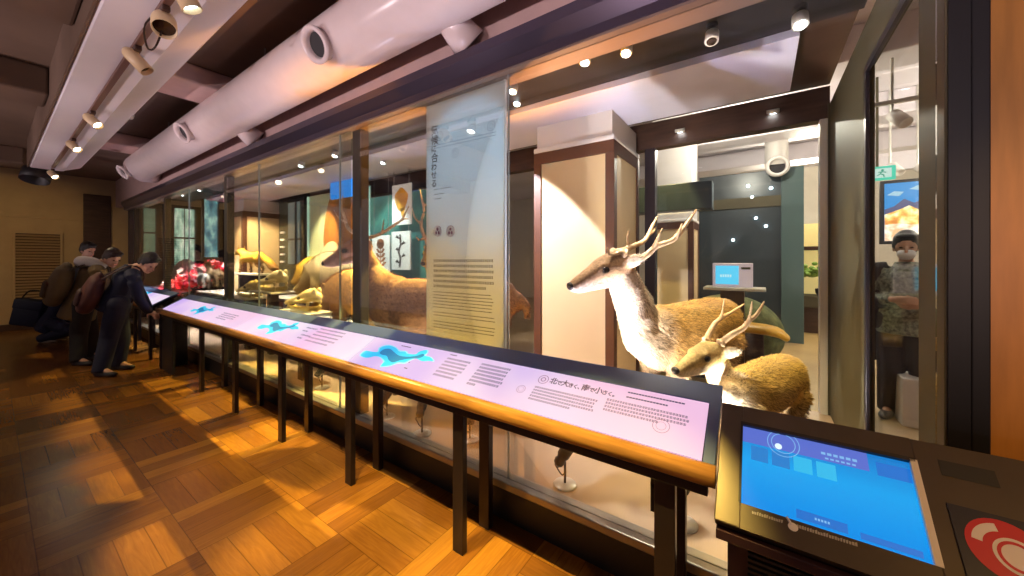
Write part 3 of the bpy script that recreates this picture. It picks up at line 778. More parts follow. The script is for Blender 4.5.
# --- skulls on little trays
def skull(px, py, d, s, label, fwd=(-.97, -.2, 0)):
    p = PD(px, py, d)
    tr = empty('skull_tray', (p.x, p.y, ZD), 'pale tray on a dark leg under the ' + label.split(' in ')[0].split(' at ')[0], 'tray', 'trays under the skulls')
    MB().box(p.x - .34 * s, p.x + .26 * s, p.y - .15, p.y + .15, p.z - .02, p.z, .006).build('top', M_plate, tr)
    MB().box(p.x - .05, p.x + .05, p.y - .05, p.y + .05, ZD, p.z - .02).build('leg', M_steel, tr)
    f = Fr(p, fwd); g = lambda x, y, z: f(x * s, y * s, z * s)
    root = empty('boar_skull', p, label, 'skull', 'animal skulls on trays')
    mb = MB()
    mb.tube([g(-.18, 0, .15), g(-.10, 0, .17), g(.0, 0, .14), (g(.12, 0, .11)), g(.28, 0, .075)], [(.05 * s, .05 * s), (.08 * s, .07 * s), (.075 * s, .06 * s), (.045 * s, .04 * s), (.025 * s, .024 * s)], 14, 3, round_ends=True)
    for sd in (-1, 1):
        mb.tube([g(-.12, sd * .06, .13), g(-.03, sd * .105, .11), g(.07, sd * .06, .10)], [.018 * s] * 3, 8, 3, round_ends=True)
        mb.ell(g(-.17, sd * .03, .21), (.03 * s, .02 * s, .04 * s), f.M())
    me = blob(mb, .007, 2); c = link_mesh('cranium', me, M_bone, root, True)
    for sd in (-1, 1): MB().ell(g(-.005, sd * .072, .135), (.026 * s, .012 * s, .024 * s), f.M()).build('eye_socket', M_hoof, c, True)
    mb = MB()
    for sd in (-1, 1):
        mb.tube([g(-.13, sd * .07, .10), g(-.12, sd * .068, .03), g(-.02, sd * .05, .022), g(.13, sd * .03, .022), g(.25, sd * .012, .035)], [(.012 * s, .03 * s), (.014 * s, .03 * s), (.014 * s, .022 * s), (.012 * s, .018 * s), (.012 * s, .014 * s)], 10, 3, round_ends=True)
        mb.tube([g(.19, sd * .03, .04), g(.20, sd * .045, .075), g(.185, sd * .05, .10)], [.009 * s, .007 * s, .002 * s], 8, 3, round_ends=True)
    me = blob(mb, .006, 2); link_mesh('jaw', me, M_bone, root, True)
skull(305, 311, 3.75, 1.0, 'yellowed long skull in front of the tan front boar')
skull(273, 291, 4.75, 1.15, 'yellowed tall skull in front of the pale grey boar')
skull(250, 297, 5.0, 1.0, 'yellowed flat skull at the left end of the boar skulls')

# --- fox on a high shelf
p = PY(252, 273, 2.55)
shelf = empty('specimen_shelf', (p.x, p.y, ZD), 'pale shelf top on a dark pedestal under the golden fox', 'stand')
MB().box(p.x - .75, p.x + .62, p.y - .16, p.y + .16, p.z - .03, p.z, .005).build('top', M_plate, shelf)
MB().box(p.x - .3, p.x + .3, p.y - .1, p.y + .1, ZD, p.z - .03).build('pedestal', M_steel, shelf)
f = Fr(p, (-1, -.1, 0)); s = 1.0; g = lambda x, y, z: f(x, y, z)
fox = empty('red_fox', p, 'golden orange fox walking on the high shelf before the far column', 'fox')
mb = MB()
mb.tube([g(-.32, 0, .27), g(-.2, 0, .28), (g(.05, 0, .27)), g(.2, 0, .28), g(.3, 0, .33)], [(.06, .06), (.085, .09), (.075, .085), (.075, .10), (.06, .07)], 14, 3, round_ends=True)
mb.tube([g(.26, 0, .32), g(.36, 0, .37), g(.44, 0, .36), g(.56, 0, .32)], [.055, .062, .05, .018], 12, 3, round_ends=True)
mb.tube([g(-.34, 0, .28), g(-.5, 0, .2), g(-.66, 0, .10), g(-.8, 0, .08)], [.035, .06, .065, .02], 12, 3, round_ends=True)
for sd in (-1, 1):
    leg(mb, [g(.2 + .04 * sd, sd * .05, .24), g(.2 + .06 * sd, sd * .05, .12), g(.22 + .08 * sd, sd * .05, .015)], [.04, .022, .02])
    leg(mb, [g(-.26, sd * .05, .24), g(-.2 - .05 * sd, sd * .05, .15), g(-.3 - .05 * sd, sd * .05, .09), g(-.27 - .05 * sd, sd * .05, .015)], [.055, .03, .018, .018])
    mb.tube([g(.36, sd * .04, .40), g(.34, sd * .055, .49)], [(.03, .012), (.006, .004)], 8, up=f.y)
me = blob(mb, .011, 3)
def fc(co):
    z = (co - np.array(p))[:, 2]; t = np.clip((z - .14) / .08, 0, 1)[:, None]
    return np.array((.22, .10, .03)) * (1 - t) + np.array((.72, .40, .05)) * t
paint(me, fc); body = link_mesh('body', me, M_fur, fox, True)
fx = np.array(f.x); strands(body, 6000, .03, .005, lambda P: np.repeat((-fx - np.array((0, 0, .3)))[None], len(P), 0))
MB().ell(g(.565, 0, .325), (.018, .016, .014), f.M()).build('nose', M_hoof, body, True)
for sd in (-1, 1): MB().ell(g(.45, sd * .044, .375), (.012, .008, .01), f.M()).build('eye', M_eye, body, True)

# --- red cluster with a white fan and two small animals at its foot
pa, pb = PY(164, 293, 1.98), PY(217, 263, 2.45)
def cluster(name, a, b, n, cols, size, label, cat, spread):
    vs, fs, cc = [], [], []
    for i in range(n):
        t = rng.random(); c = np.array(a) * (1 - t) + np.array(b) * t + rng.normal(0, 1, 3) * np.array(spread)
        R = Matrix.Rotation(rng.uniform(0, 6.28), 3, 'Z') @ Matrix.Rotation(rng.uniform(-1.3, 1.3), 3, 'X') @ Matrix.Rotation(rng.uniform(-.8, .8), 3, 'Y')
        col = cols[rng.integers(len(cols))]; sz = size * rng.uniform(.6, 1.3); b0 = len(vs)
        for j in range(10):
            ang = 2 * PI * j / 10; r = sz * (1.0 if j % 2 == 0 else .45)
            q = R @ V((r * math.cos(ang), r * math.sin(ang), .25 * r)); vs.append((c[0] + q.x, c[1] + q.y, c[2] + q.z)); cc.append((*col, 1))
        vs.append((c[0], c[1], c[2])); cc.append((*col, 1))
        for j in range(10): fs.append((b0 + j, b0 + (j + 1) % 10, b0 + 10))
    me = bpy.data.meshes.new(name); me.from_pydata(vs, [], fs)
    at = me.color_attributes.new('Col', 'FLOAT_COLOR', 'POINT'); at.data.foreach_set('color', np.array(cc).ravel())
    o = link_mesh(name, me, attr_mat(name + '_mat', .5, 0, 50, var=.1)); tag(o, label, cat, kind='stuff'); return o
cluster('red_blossom_mass', tuple(pa + V((0, 0, -.02))), tuple(pb + V((0, 0, -.06))), 620, [(.85, .05, .07), (.80, .04, .08), (.9, .25, .22), (.92, .62, .58), (.70, .02, .05)], .08, 'slanting mass of red and pink blossoms rising to the right in the far bays', 'blossoms', (.13, .10, .055))
mb = MB(); q = PY(190, 290, 3.0); top = PY(190, 262, 3.0)
c0 = PY(184, 277, 2.32)
poly = []
for i in range(33):
    a = PI * (i / 32) * 1.15 - .25; r = .36 * (1 + .07 * math.cos(i * 2.9)); poly.append(c0 + V((r * math.cos(a) * .85, .12 * math.cos(a), r * math.sin(a))))
mb.prism(poly, (0, .05, 0))
for i in range(14):
    a = PI * (i + .5) / 14; mb.tube([c0 + V((0, -.01, 0)), c0 + V((.34 * math.cos(a) * .85, -.01 + .12 * math.cos(a), .34 * math.sin(a)))], [.008, .014], 6)
fan = mb.build('sea_fan', M_white, None, True); tag(fan, 'white ribbed fan shape standing behind the red blossoms', 'fan')
st = plinth_stand('specimen_stand', -8.1, -6.25, 2.05, 2.42, PY(200, 288, 2.2).z - .02, 'pale topped stand below the red blossoms and the goat')
def small_beast(name, label, cat, px, py, Y, s, col, fwd, horns):
    p = PY(px, py, Y); f = Fr(p, fwd); g = lambda x, y, z: f(x * s, y * s, z * s)
    root = empty(name, p, label, cat)
    mb = MB()
    mb.tube([g(-.3, 0, .36), g(-.2, 0, .37), g(.05, 0, .36), g(.2, 0, .4)], [(.07 * s, .08 * s), (.12 * s, .13 * s), (.11 * s, .13 * s), (.08 * s, .1 * s)], 14, 3, round_ends=True)
    mb.tube([g(.15, 0, .42), g(.26, 0, .56), g(.3, 0, .64), g(.42, 0, .60)], [.08 * s, .06 * s, .055 * s, .03 * s], 12, 3, round_ends=True)
    for sd in (-1, 1):
        leg(mb, [g(.14, sd * .07, .3), g(.15, sd * .07, .15), g(.15, sd * .07, .015)], [.05 * s, .026 * s, .024 * s])
        leg(mb, [g(-.22, sd * .07, .3), g(-.27, sd * .07, .15), g(-.24, sd * .07, .015)], [.06 * s, .03 * s, .024 * s])
        mb.tube([g(.27, sd * .04, .68), g(.22, sd * .1, .74)], [(.03 * s, .014 * s), (.008 * s, .006 * s)], 8)
    me = blob(mb, .014, 3); c = np.array(col); paint(me, lambda co: np.repeat(c[None], len(co), 0))
    body = link_mesh('body', me, M_fur, root, True)
    fx_ = np.array(f.x); strands(body, 5000, .045, .007, lambda P: np.repeat((-fx_ * .5 - np.array((0, 0, .8)))[None], len(P), 0))
    if horns:
        for sd in (-1, 1): MB().tube([g(.28, sd * .03, .68), g(.24, sd * .05, .8), g(.15, sd * .07, .86)], [.02 * s, .015 * s, .004 * s], 8, 4, round_ends=True).build('horn', M_hoof, root, True)
    for sd in (-1, 1): MB().ell(g(.345, sd * .047, .645), (.011 * s, .008 * s, .011 * s), f.M()).build('eye', M_eye, body, True)
    MB().ell(g(.445, 0, .60), (.016 * s, .02 * s, .016 * s), f.M()).build('nose', M_hoof, body, True)
zz = PY(200, 288, 2.2).z
small_beast('mountain_goat', 'small brown horned goat beside the red blossoms, by the upright', 'goat', 214, 286, 2.3, .62, (.40, .27, .14), (-1, -.25, 0), True)
small_beast('young_goat', 'small white shaggy animal standing before the red blossoms', 'goat', 203, 287, 2.16, .5, (.80, .74, .66), (-1, -.1, 0), False)

# ================================================================== COLUMNS INSIDE THE CASE
def column(x0, x1, y0, y1, z0, z1, zb, nm='column'):
    c = MB().box(x0, x1, y0, y1, z0, z1).build(nm, M_white); c['kind'] = 'structure'
    e = .025
    mb = MB(); mb.box(x0 - e, x1 + e, y0 - e, y1 + e, zb - .11, zb, .004)
    for (a, b) in ((x0, y0), (x1, y0), (x0, y1), (x1, y1)): mb.box(a - .055 if a == x1 else a - e, a + e if a == x1 else a + .055, b - .055 if b == y1 else b - e, b + e if b == y1 else b + .055, z0, zb - .11, .004)
    mb.build('column_trim', M_brown, c)
    MB().box(x0 - .012, x1 + .012, y0 - .012, y1 + .012, z0, zb - .11).build('column_cladding', M_cream, c)
    MB().box(x0 - .028, x1 + .028, y0 - .028, y1 + .028, zb, zb + .05, .012).build('column_ledge', M_white, c)
    return c
M_brown = mat('brown_trim', (.10, .04, .022), .45)
column(-1.80, -1.05, 3.05, 3.78, ZD, 2.75, PY(612, 140, 3.05).z)
column(-9.72, -9.0, 3.05, 3.78, ZD, 2.75, PY(243, 211, 3.05).z)

# ================================================================== HANGING TEXT PANEL
hp = empty('hanging_text_panel', (-1.5, 1.69, ZD), 'tall frosted glass text panel with blue to amber glow hung inside the front glass', 'panel')
X0, X1 = PY(427, 200, 1.685).x, PY(505, 200, 1.685).x
MB().box(X0, X1, 1.680, 1.690, .55, 2.487).build('film', M_frost, hp)
mb = MB(); mb.box(X1 - .004, X1 + .006, 1.676, 1.694, .55, 2.487); mb.build('polished_edge', mat('edge_glass', (.75, .85, .88), .15), hp)
yt = 1.6785
def P2(px, py): return PY(px, py, yt)
def dashrow(mb, a, b, h, ux, uy, seg=(.3, .9), gap=.25, mi=0, kana=False):
    """one line of tiny unreadable print between a and b"""
    L = (b - a).length; d = (b - a) / L; t = 0
    while t < L:
        w = h * random.uniform(*seg)
        if t + w > L: break
        o = a + d * t
        if kana:
            for k in range(3):
                v = uy * (h * (.12 + .34 * k)); mb.quad(o + v, o + d * w + v, o + d * w + v + uy * h * .16, o + v + uy * h * .16, mi=mi)
            x = w * random.uniform(.2, .7); mb.quad(o + d * x, o + d * (x + .14 * h), o + d * (x + .14 * h) + uy * h, o + d * x + uy * h, mi=mi)
        else:
            mb.quad(o, o + d * w, o + d * w + uy * h * .62, o + uy * h * .62, mi=mi)
        t += w + h * gap
mb = MB()
ch = '気候に合わせる'
ya = [128, 141, 153, 163, 173.5, 182.5, 190.5]
cz = [P2(434, y).z for y in (137, 150, 157, 169, 177, 186, 194)]
hts = [.052, .052, .036, .052, .040, .040, .042]
zt = P2(434, 124).z
z = zt
for c, h in zip(ch, hts):
    sz = {.052: .068, .036: .052, .040: .056, .042: .058}[h]
    z -= sz * .98
    m1 = MB(); text_into(m1, c, sz, basis((P2(431, 150).x, yt, z), (1, 0, 0), (0, 0, 1)), bold=.0012); m1.build('title_character', M_textk, hp)
for k, (y, x0, x1) in enumerate(((190, 434, 451), (195, 434, 444), (199.5, 434, 442))):
    a = P2(434, 200); zz = P2(434, y).z; dashrow(mb, V((P2(x0, 0).x, yt, zz)), V((P2(x1, 0).x, yt, zz)), .008, V((1, 0, 0)), UP)
xa, xb = P2(433.5, 300).x, P2(495, 300).x
z0, z1 = P2(433, 262).z, P2(433, 287).z
for k in range(6):
    zz = z0 + (z1 - z0) * k / 5
    dashrow(mb, V((xa, yt, zz)), V((xb - (.06 if k == 5 else 0), yt, zz)), .017, V((1, 0, 0)), UP, (.7, 1.0), .12, kana=True)
z0, z1 = P2(433, 292).z, P2(433, 307).z
for k in range(6):
    zz = z0 + (z1 - z0) * k / 5
    dashrow(mb, V((xa, yt, zz)), V((xb - random.uniform(0, .05), yt, zz)), .009, V((1, 0, 0)), UP)
for zz in (P2(433, 312).z, P2(433, 315).z, P2(433, 321).z, P2(433, 324).z, P2(433, 327).z): dashrow(mb, V((xa, yt, zz)), V((xb, yt, zz)), .009, V((1, 0, 0)), UP)
mb.build('lettering', M_textk, hp)
# thin lines with small ring marks, and the two round pictograms
mb = MB()
def ring(mb, c, r, w, y, mi=0, n=28):
    for i in range(n):
        a, b = 2 * PI * i / n, 2 * PI * (i + 1) / n
        mb.quad(*[V((c.x + q * math.cos(t), y, c.z + q * math.sin(t))) for q, t in ((r, a), (r, b), (r - w, b), (r - w, a))], mi=mi)
for px, py in ((439.5, 136), (472, 129), (455, 153), (491, 126)): 
    ring(mb, P2(px, py), .030, .0025, yt); ring(mb, P2(px, py), .016, .002, yt)
for p0, p1 in (((424.5, 148), (496, 132)), ((424.5, 151), (496, 135))):
    a, b = P2(*p0), P2(*p1); a.x = max(a.x, X0); mb.quad(a, b, b + V((0, 0, .0022)), a + V((0, 0, .0022)))
mb.build('line_marks', mat('grey_print', (.09, .12, .15), .6), hp)
mb = MB()
for px in (437.5, 450.5):
    c = P2(px, 231); r = .036
    n = 26; ce_ = [V((c.x + r * math.cos(2 * PI * i / n), yt, c.z + r * math.sin(2 * PI * i / n))) for i in range(n)]
    f = mb.bm.faces.new([mb.bm.verts.new(v) for v in ce_]); f.material_index = 0
    ring(mb, c, r, .003, yt - .0006, 1)
    y2 = yt - .0006
    mb.ell((c.x, y2, c.z + .012), (.010, .0006, .011), mi=1, u=10, v=6)
    for dx in (-.012, .012): mb.quad(V((c.x + dx - .007, y2, c.z - .022)), V((c.x + dx + .007, y2, c.z - .022)), V((c.x + dx + .007, y2, c.z - .002)), V((c.x + dx - .007, y2, c.z - .002)), mi=1)
mb.build('pictograms', [M_white, mat('maroon_print', (.25, .03, .12), .6)], hp, fix=False)

# ================================================================== BACKDROP GRAPHICS AND SCREENS AT THE BACK OF THE CASE
def nmat(name, stops, scale, es, stretch=(1, 1, 1), detail=4, dist=0.0):
    m = bpy.data.materials.new(name); m.use_nodes = True; nt = m.node_tree; b = nt.nodes['Principled BSDF']
    tc = nt.nodes.new('ShaderNodeTexCoord'); mp = nt.nodes.new('ShaderNodeMapping'); mp.inputs['Scale'].default_value = stretch
    nz = nt.nodes.new('ShaderNodeTexNoise'); nz.inputs['Scale'].default_value = scale; nz.inputs['Detail'].default_value = detail; nz.inputs['Distortion'].default_value = dist
    cr = nt.nodes.new('ShaderNodeValToRGB'); e = cr.color_ramp.elements
    e[0].position, e[0].color = stops[0][0], (*stops[0][1], 1); e[1].position, e[1].color = stops[-1][0], (*stops[-1][1], 1)
    for p_, c_ in stops[1:-1]: q = e.new(p_); q.color = (*c_, 1)
    L = nt.links.new
    L(tc.outputs['Object'], mp.inputs[0]); L(mp.outputs[0], nz.inputs['Vector']); L(nz.outputs[0], cr.inputs[0]); L(cr.outputs[0], b.inputs['Base Color'])
    if es: L(cr.outputs[0], b.inputs['Emission Color']); b.inputs['Emission Strength'].default_value = es
    b.inputs['Roughness'].default_value = .5
    return m
M_forest = nmat('forest_lightbox', [(.3, (.05, .18, .14)), (.5, (.45, .72, .55)), (.65, (.9, 1, .85))], 9, .9, (2.2, 1, .35))
M_waterfall = nmat('waterfall_lightbox', [(.3, (.02, .10, .16)), (.5, (.12, .36, .42)), (.7, (.55, .9, .75))], 7, .8, (2.5, 1, .5))
def lightbox(name, p0, p1, X, label, m, cols, rows, cat='light box', grp=None):
    a, b = PX(*p0, X), PX(*p1, X)
    root = empty(name, (X, (a.y + b.y) / 2, b.z), label, cat, grp)
    W, H = (b.y - a.y), (a.z - b.z)
    MB().box(X - .08, X - .02, a.y - .03, b.y + .03, b.z - .04, a.z + .04).build('casing', M_steel, root)
    for i in range(cols):
        for j in range(rows):
            MB().box(X - .02, X, a.y + W * i / cols + .012, a.y + W * (i + 1) / cols - .012, b.z + H * j / rows + .02, b.z + H * (j + 1) / rows - .02).build('picture', m, root)
    return root
XE = -10.86
lightbox('picture_lightbox', (174, 207), (195, 268), XE, 'tall greenish white picture screen of four tiles near the red blossoms', M_forest, 2, 2)
lightbox('picture_lightbox', (143, 207), (156, 258), XE, 'dim green picture screen at the far left end of the showcase', mat('dim_green_picture', (.2, .35, .25), .5, emit=(.25, .5, .35), es=.25, var=.3, scale=5), 1, 2)
lightbox('picture_lightbox', (204, 192), (218, 258), XE + .3, 'narrow blue green picture screen between the tall picture screen and the upright', M_waterfall, 1, 1)

# dark back wall cabinet with glinting labels
a, b = PY(281, 190, 3.7), PY(306, 270, 3.7)
cab = empty('dark_vitrine', ((a.x + b.x) / 2, 3.7, b.z), 'dark glazed vitrine between the far column and the pale green board', 'vitrine')
MB().box(a.x, b.x, 3.66, 3.78, b.z - .6, a.z + .1).build('cabinet', mat('vitrine_dark', (.015, .03, .03), .2), cab)
mb = MB()
W = b.x - a.x
mb.box(a.x + W * .42, a.x + W * .86, 3.64, 3.66, b.z + .12, a.z - .35); mb.build('lit_pane', mat('grey_pane', (.12, .17, .17), .3, emit=(.3, .42, .42), es=.25), cab)
mb = MB(); mb.box(a.x + W * .40, a.x + W * .9, 3.62, 3.64, b.z + .62, b.z + .66); mb.box(a.x + W * .72, a.x + W * .76, 3.62, 3.64, b.z + .1, a.z - .3); mb.build('bars', M_black, cab)
mb = MB()
for k in range(5): mb.box(a.x + W * .10, a.x + W * .24, 3.63, 3.66, b.z + .15 + .16 * k, b.z + .19 + .16 * k)
mb.build('label_cards', M_white, cab)

# pale green board with the big oval
yb = 3.55
a, b = PY(308, 197, yb), PY(351, 275, yb)
bd = empty('backdrop_board', ((a.x + b.x) / 2, yb, b.z - .3), 'pale green lit board behind the boars', 'board')
MB().box(a.x, b.x + .5, yb, yb + .05, b.z - .3, a.z).build('board', mat('pale_green', (.50, .62, .42), .5, var=.1, scale=1.5), bd)
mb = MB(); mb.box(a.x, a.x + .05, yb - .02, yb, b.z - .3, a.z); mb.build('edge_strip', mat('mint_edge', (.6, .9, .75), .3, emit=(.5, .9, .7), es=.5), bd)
c = PY(337, 232, yb - .12)
ov = empty('oval_plaque', (c.x, yb - .1, c.z - .75), 'large brown oval plaque with white lower disc on the pale green board', 'plaque')
mb = MB(); n = 40
pts = [V((c.x + .56 * math.cos(2 * PI * i / n) * (1 - .12 * math.sin(2 * PI * i / n)), yb - .06, c.z + (.92 if math.sin(2 * PI * i / n) > 0 else .62) * math.sin(2 * PI * i / n) - .05)) for i in range(n)]
mb.prism(pts, (0, .06, 0)); mb.build('oval', mat('glossy_brown', (.40, .17, .03), .18, var=.3, scale=3), ov)
c2 = PY(331, 258, yb - .08)
mb = MB(); mb.lathe([(.0, .0), (.30, .0), (.29, .03), (0, .04)], (c2.x, yb - .062, c2.z), (0, -1, 0), 32); mb.build('white_disc', M_cream, ov, True)

a, b = PY(331, 179, 3.3), PY(352, 196, 3.3)
bs = MB().box(a.x, b.x + .3, 3.28, 3.33, b.z, a.z, .01).build('blue_light_panel', glow('blue_glow', (.02, .30, .95), 1.0)); tag(bs, 'bright blue lit panel high beside the black upright', 'light panel')
# teal backdrop with three hanging banners
yt2 = 3.5
a, b = PY(362, 180, yt2), PY(430, 320, yt2)
tb = empty('teal_backdrop', ((a.x + b.x) / 2, yt2, ZD), 'dark teal backdrop screen behind the hanging leaf banners', 'screen')
MB().box(a.x, b.x + .3, yt2, yt2 + .05, ZD, 2.45).build('screen', nmat('teal_print', [(.3, (.01, .05, .055)), (.55, (.02, .12, .11)), (.72, (.06, .26, .2))], 1.6, .35), tb)
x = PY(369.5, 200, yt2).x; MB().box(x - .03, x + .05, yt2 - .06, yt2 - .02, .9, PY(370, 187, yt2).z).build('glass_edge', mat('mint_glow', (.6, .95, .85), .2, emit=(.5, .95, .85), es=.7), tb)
def leaf_shape(kind, cx, y, cz, w, h):
    """leaf prints: outline polygons"""
    out = []
    if kind == 'leaf':
        out.append([V((cx + w * .34 * math.cos(t) * (1.0 + .12 * math.sin(3 * t)), y, cz + .12 * h + h * .28 * math.sin(t) * (1 + .08 * math.cos(4 * t)))) for t in [2 * PI * i / 28 for i in range(28)]])
        out.append([V((cx - .02, y, cz - .10 * h)), V((cx + w * .22, y, cz - .06 * h)), V((cx + w * .10, y, cz - .36 * h)), V((cx + w * .02, y, cz - .30 * h))])
    elif kind == 'sprig':
        out.append([V((cx - .012, y, cz - .42 * h)), V((cx + .012, y, cz - .42 * h)), V((cx + .012, y, cz + .3 * h)), V((cx - .012, y, cz + .3 * h))])
        for k in range(6):
            for sd in (-1, 1):
                b0 = V((cx, y, cz - .35 * h + k * .12 * h)); e = b0 + V((sd * w * (.34 - .03 * k), 0, .12 * h)); mm = b0.lerp(e, .55)
                out.append([b0, mm + V((0, 0, -.03)), e, mm + V((0, 0, .035))] if sd > 0 else [b0, mm + V((0, 0, .035)), e, mm + V((0, 0, -.03))])
        out.append([V((cx + w * .20 * math.cos(t), y, cz + .28 * h + h * .13 * math.sin(t))) for t in [2 * PI * i / 16 for i in range(16)]])
    else:
        P_ = [(-.05, -.44), (.0, -.2), (-.1, -.02), (.02, .16), (-.02, .42)]
        for (x0, z0), (x1, z1) in zip(P_, P_[1:]):
            out.append([V((cx + w * x0 - .02, y, cz + h * z0)), V((cx + w * x0 + .02, y, cz + h * z0)), V((cx + w * x1 + .02, y, cz + h * z1)), V((cx + w * x1 - .02, y, cz + h * z1))])
        for k in range(5):
            z_ = cz + h * (-.35 + .16 * k); sd = 1 if k % 2 else -1
            out.append([V((cx, y, z_)), V((cx + sd * w * .28, y, z_ + .05 * h)), V((cx + sd * w * .18, y, z_ + .12 * h))])
    return out
for (p0, p1, kind, colr, lb) in (((392.5, 186), (411.5, 224), 'leaf', (.80, .36, .02), 'upper white banner printed with a big amber leaf'),
                               ((372.5, 236), (390, 272), 'sprig', (.34, .13, .05), 'lower left white banner printed with a brown leafy sprig'),
                               ((392, 232), (410.5, 270), 'twig', (.05, .035, .03), 'lower right white banner printed with a dark bare twig')):
    a, b = PY(*p0, yt2 - .12), PY(*p1, yt2 - .12)
    r_ = empty('leaf_banner', ((a.x + b.x) / 2, yt2 - .12, b.z), lb, 'banner', 'banners before the teal backdrop')
    MB().box(a.x, b.x, yt2 - .13, yt2 - .11, b.z, a.z, .004).build('banner', mat('banner_white', (.78, .78, .74), .6, emit=(.8, .8, .78), es=.22), r_)
    mb = MB()
    for poly in leaf_shape(kind, (a.x + b.x) / 2, yt2 - .1315, (a.z + b.z) / 2, b.x - a.x, a.z - b.z): mb.prism(poly, (0, -.002, 0))
    mb.build('leaf_print', mat(kind + '_print', colr, .6, var=.3, scale=6), r_)
    mb = MB()
    for x in (a.x + .04, b.x - .04): mb.tube([(x, yt2 - .12, a.z), (x, yt2 - .12, 2.75)], .004, 6)
    mb.build('wires', M_sill, r_)

# ================================================================== READING RAIL
RX0, RX1 = -6.62, -.118
ra, rb = V((0, 1.315, .798)), V((0, 1.575, .945))       # front and back edge of the sloping desk
su = (rb - ra).normalized(); sn = V((1, 0, 0)).cross(su); SL = (rb - ra).length
def RP(px, py): return PP(px, py, ra, sn)
def R_(X, t, h=0.0): return V((X, 0, 0)) + ra + su * (t * SL) + sn * h
def slab(mb, x0, x1, t0, t1, h0, h1, bev=0.0):
    M = basis(R_(0, 0), (1, 0, 0), su); mb.box(x0, x1, t0 * SL, t1 * SL, h0, h1, bev, M=M); return mb
def make_rail(RX0, RX1, joints, posts, label, panel_mats):
    root = empty('reading_rail', ((RX0 + RX1) / 2, 1.44, 0), label, 'reading rail')
    mb = MB(); slab(mb, RX0, RX1, -.06, 1.02, -.045, -.006, .004)
    mb.box(RX0 + .01, RX1 - .02, 1.305, 1.335, .69, .775, .003); mb.box(RX0 + .01, RX1 - .02, 1.52, 1.56, .74, .89, .003)
    mb.build('under_frame', M_steel, root)
    mb = MB(); slab(mb, RX0, RX1, .80, 1.12, -.02, .004, .003); slab(mb, RX1 - .035, RX1, -.02, .82, -.02, .004, .002); slab(mb, RX0, RX0 + .035, -.02, .82, -.02, .004, .002); mb.build('desk_frame', M_ledge, root)
    mb = MB(); mb.tube([(RX0, 1.285, .772), (RX1 + .004, 1.285, .772)], [(.030, .034)] * 2, 22); mb.build('handrail', M_rail, root, True)
    for x in posts:
        MB().box(x - .034, x + .034, 1.312, 1.345, 0, .70, .003).build('post', M_steel, root)
        MB().box(x - .034, x + .034, 1.515, 1.555, 0, .80, .003).build('post', M_steel, root)
        mb = MB(); mb.box(x - .05, x - .03, 1.33, 1.53, .64, .70, .002); mb.box(x - .05, x - .03, 1.33, 1.36, .56, .66); mb.build('bracket', M_black, root)
    xs = [RX0 + .035] + joints + [RX1 - .035]; panels = []
    for i, (a, b) in enumerate(zip(xs, xs[1:])):
        mb = MB(); slab(mb, a + .004, b - .004, .0, .80, -.006, .0, 0); panels.append(mb.build('info_panel', panel_mats[i % len(panel_mats)], root))
    return root, panels
M_pan = []
for nm, c1, c2, c3 in (('a', (.80, .60, .86), (.58, .40, .84), (.86, .52, .76)), ('b', (.84, .72, .90), (.62, .42, .86), (.82, .48, .80))):
    m = nmat('lit_panel_' + nm, [(.32, c2), (.5, c1), (.68, c3)], 1.1, 1.0, (1, 1, 1), 2)
    m.node_tree.nodes['Principled BSDF'].inputs['Base Color'].default_value = (.05, .05, .05, 1)
    for l in list(m.node_tree.links):
        if l.to_socket.name == 'Base Color': m.node_tree.links.remove(l)
    M_pan.append(m)
rail, pans = make_rail(RX0, RX1, [-4.11, -2.19], [-.27 - .96 * k for k in range(6)], 'long near reading rail with backlit text panels and wooden handrail along the showcase', [M_pan[0], M_pan[1], M_pan[0]])
mb = MB(); mb.box(RX0 - .01, RX0 + .05, 1.29, 1.57, 0, .78, .004); mb.box(RX0 + .05, RX0 + .55, 1.30, 1.33, 0.0, .72, .004); mb.build('end_board', M_black, rail)
# prints on the nearest desk: glyphs, map blots, rings
def rtext(mb, body, px, py, size, bold=0.0):
    o = RP(px, py); text_into(mb, body, size, basis(o + sn * .0008, (1, 0, 0), su), bold=bold); return o
mb = MB()
o = RP(549, 382.5)
x = o.x
for c, sz in zip('北で大きく、南で小さく。', (.038, .027, .038, .027, .025, .027, .038, .027, .038, .027, .025, .027)):
    m1 = MB(); text_into(m1, c, sz, basis(V((x, o.y, o.z)) + sn * .0008, (1, 0, 0), su), bold=.0010); m1.build('title_character', M_text, pans[2])
    x += sz * (.90 if c not in '、' else .62)
def block(parent, tl, bl, rr, rows, h, kana=True):
    """a block of tiny print on the desk: top-left, bottom-left and a point on its right edge"""
    mb = MB()
    A, B, C_ = RP(*tl), RP(*bl), RP(*rr)
    tA, tB = (A - ra).dot(su), (B - ra).dot(su); x0 = (A.x + B.x) / 2
    for k in range(rows):
        t = (tA + (tB - tA) * k / max(rows - 1, 1)) / SL
        x1 = C_.x - (random.uniform(.02, .14) if k == rows - 1 else random.uniform(0, .012))
        dashrow(mb, R_(x0, t, .0008), R_(x1, t, .0008), h, V((1, 0, 0)), su, (.7, 1.0), .16, kana=kana)
    mb.build('lettering', M_text, parent)
block(pans[2], (536, 388), (526, 398.5), (597, 406), 5, .011)
block(pans[2], (607, 400.5), (602, 410), (690, 421), 4, .011)
block(pans[2], (628, 393), (626, 397.5), (686, 405), 2, .011, False)
block(pans[2], (446, 359), (433, 375), (469, 366), 6, .014)
block(pans[2], (481, 365), (466, 384), (508, 376), 7, .014)
block(pans[2], (401, 346), (401, 346.5), (420, 350), 1, .010, False)
block(pans[2], (450, 355), (450, 355.5), (470, 359), 1, .010, False)
block(pans[2], (403, 368), (410, 363), (413, 364), 2, .010, False)

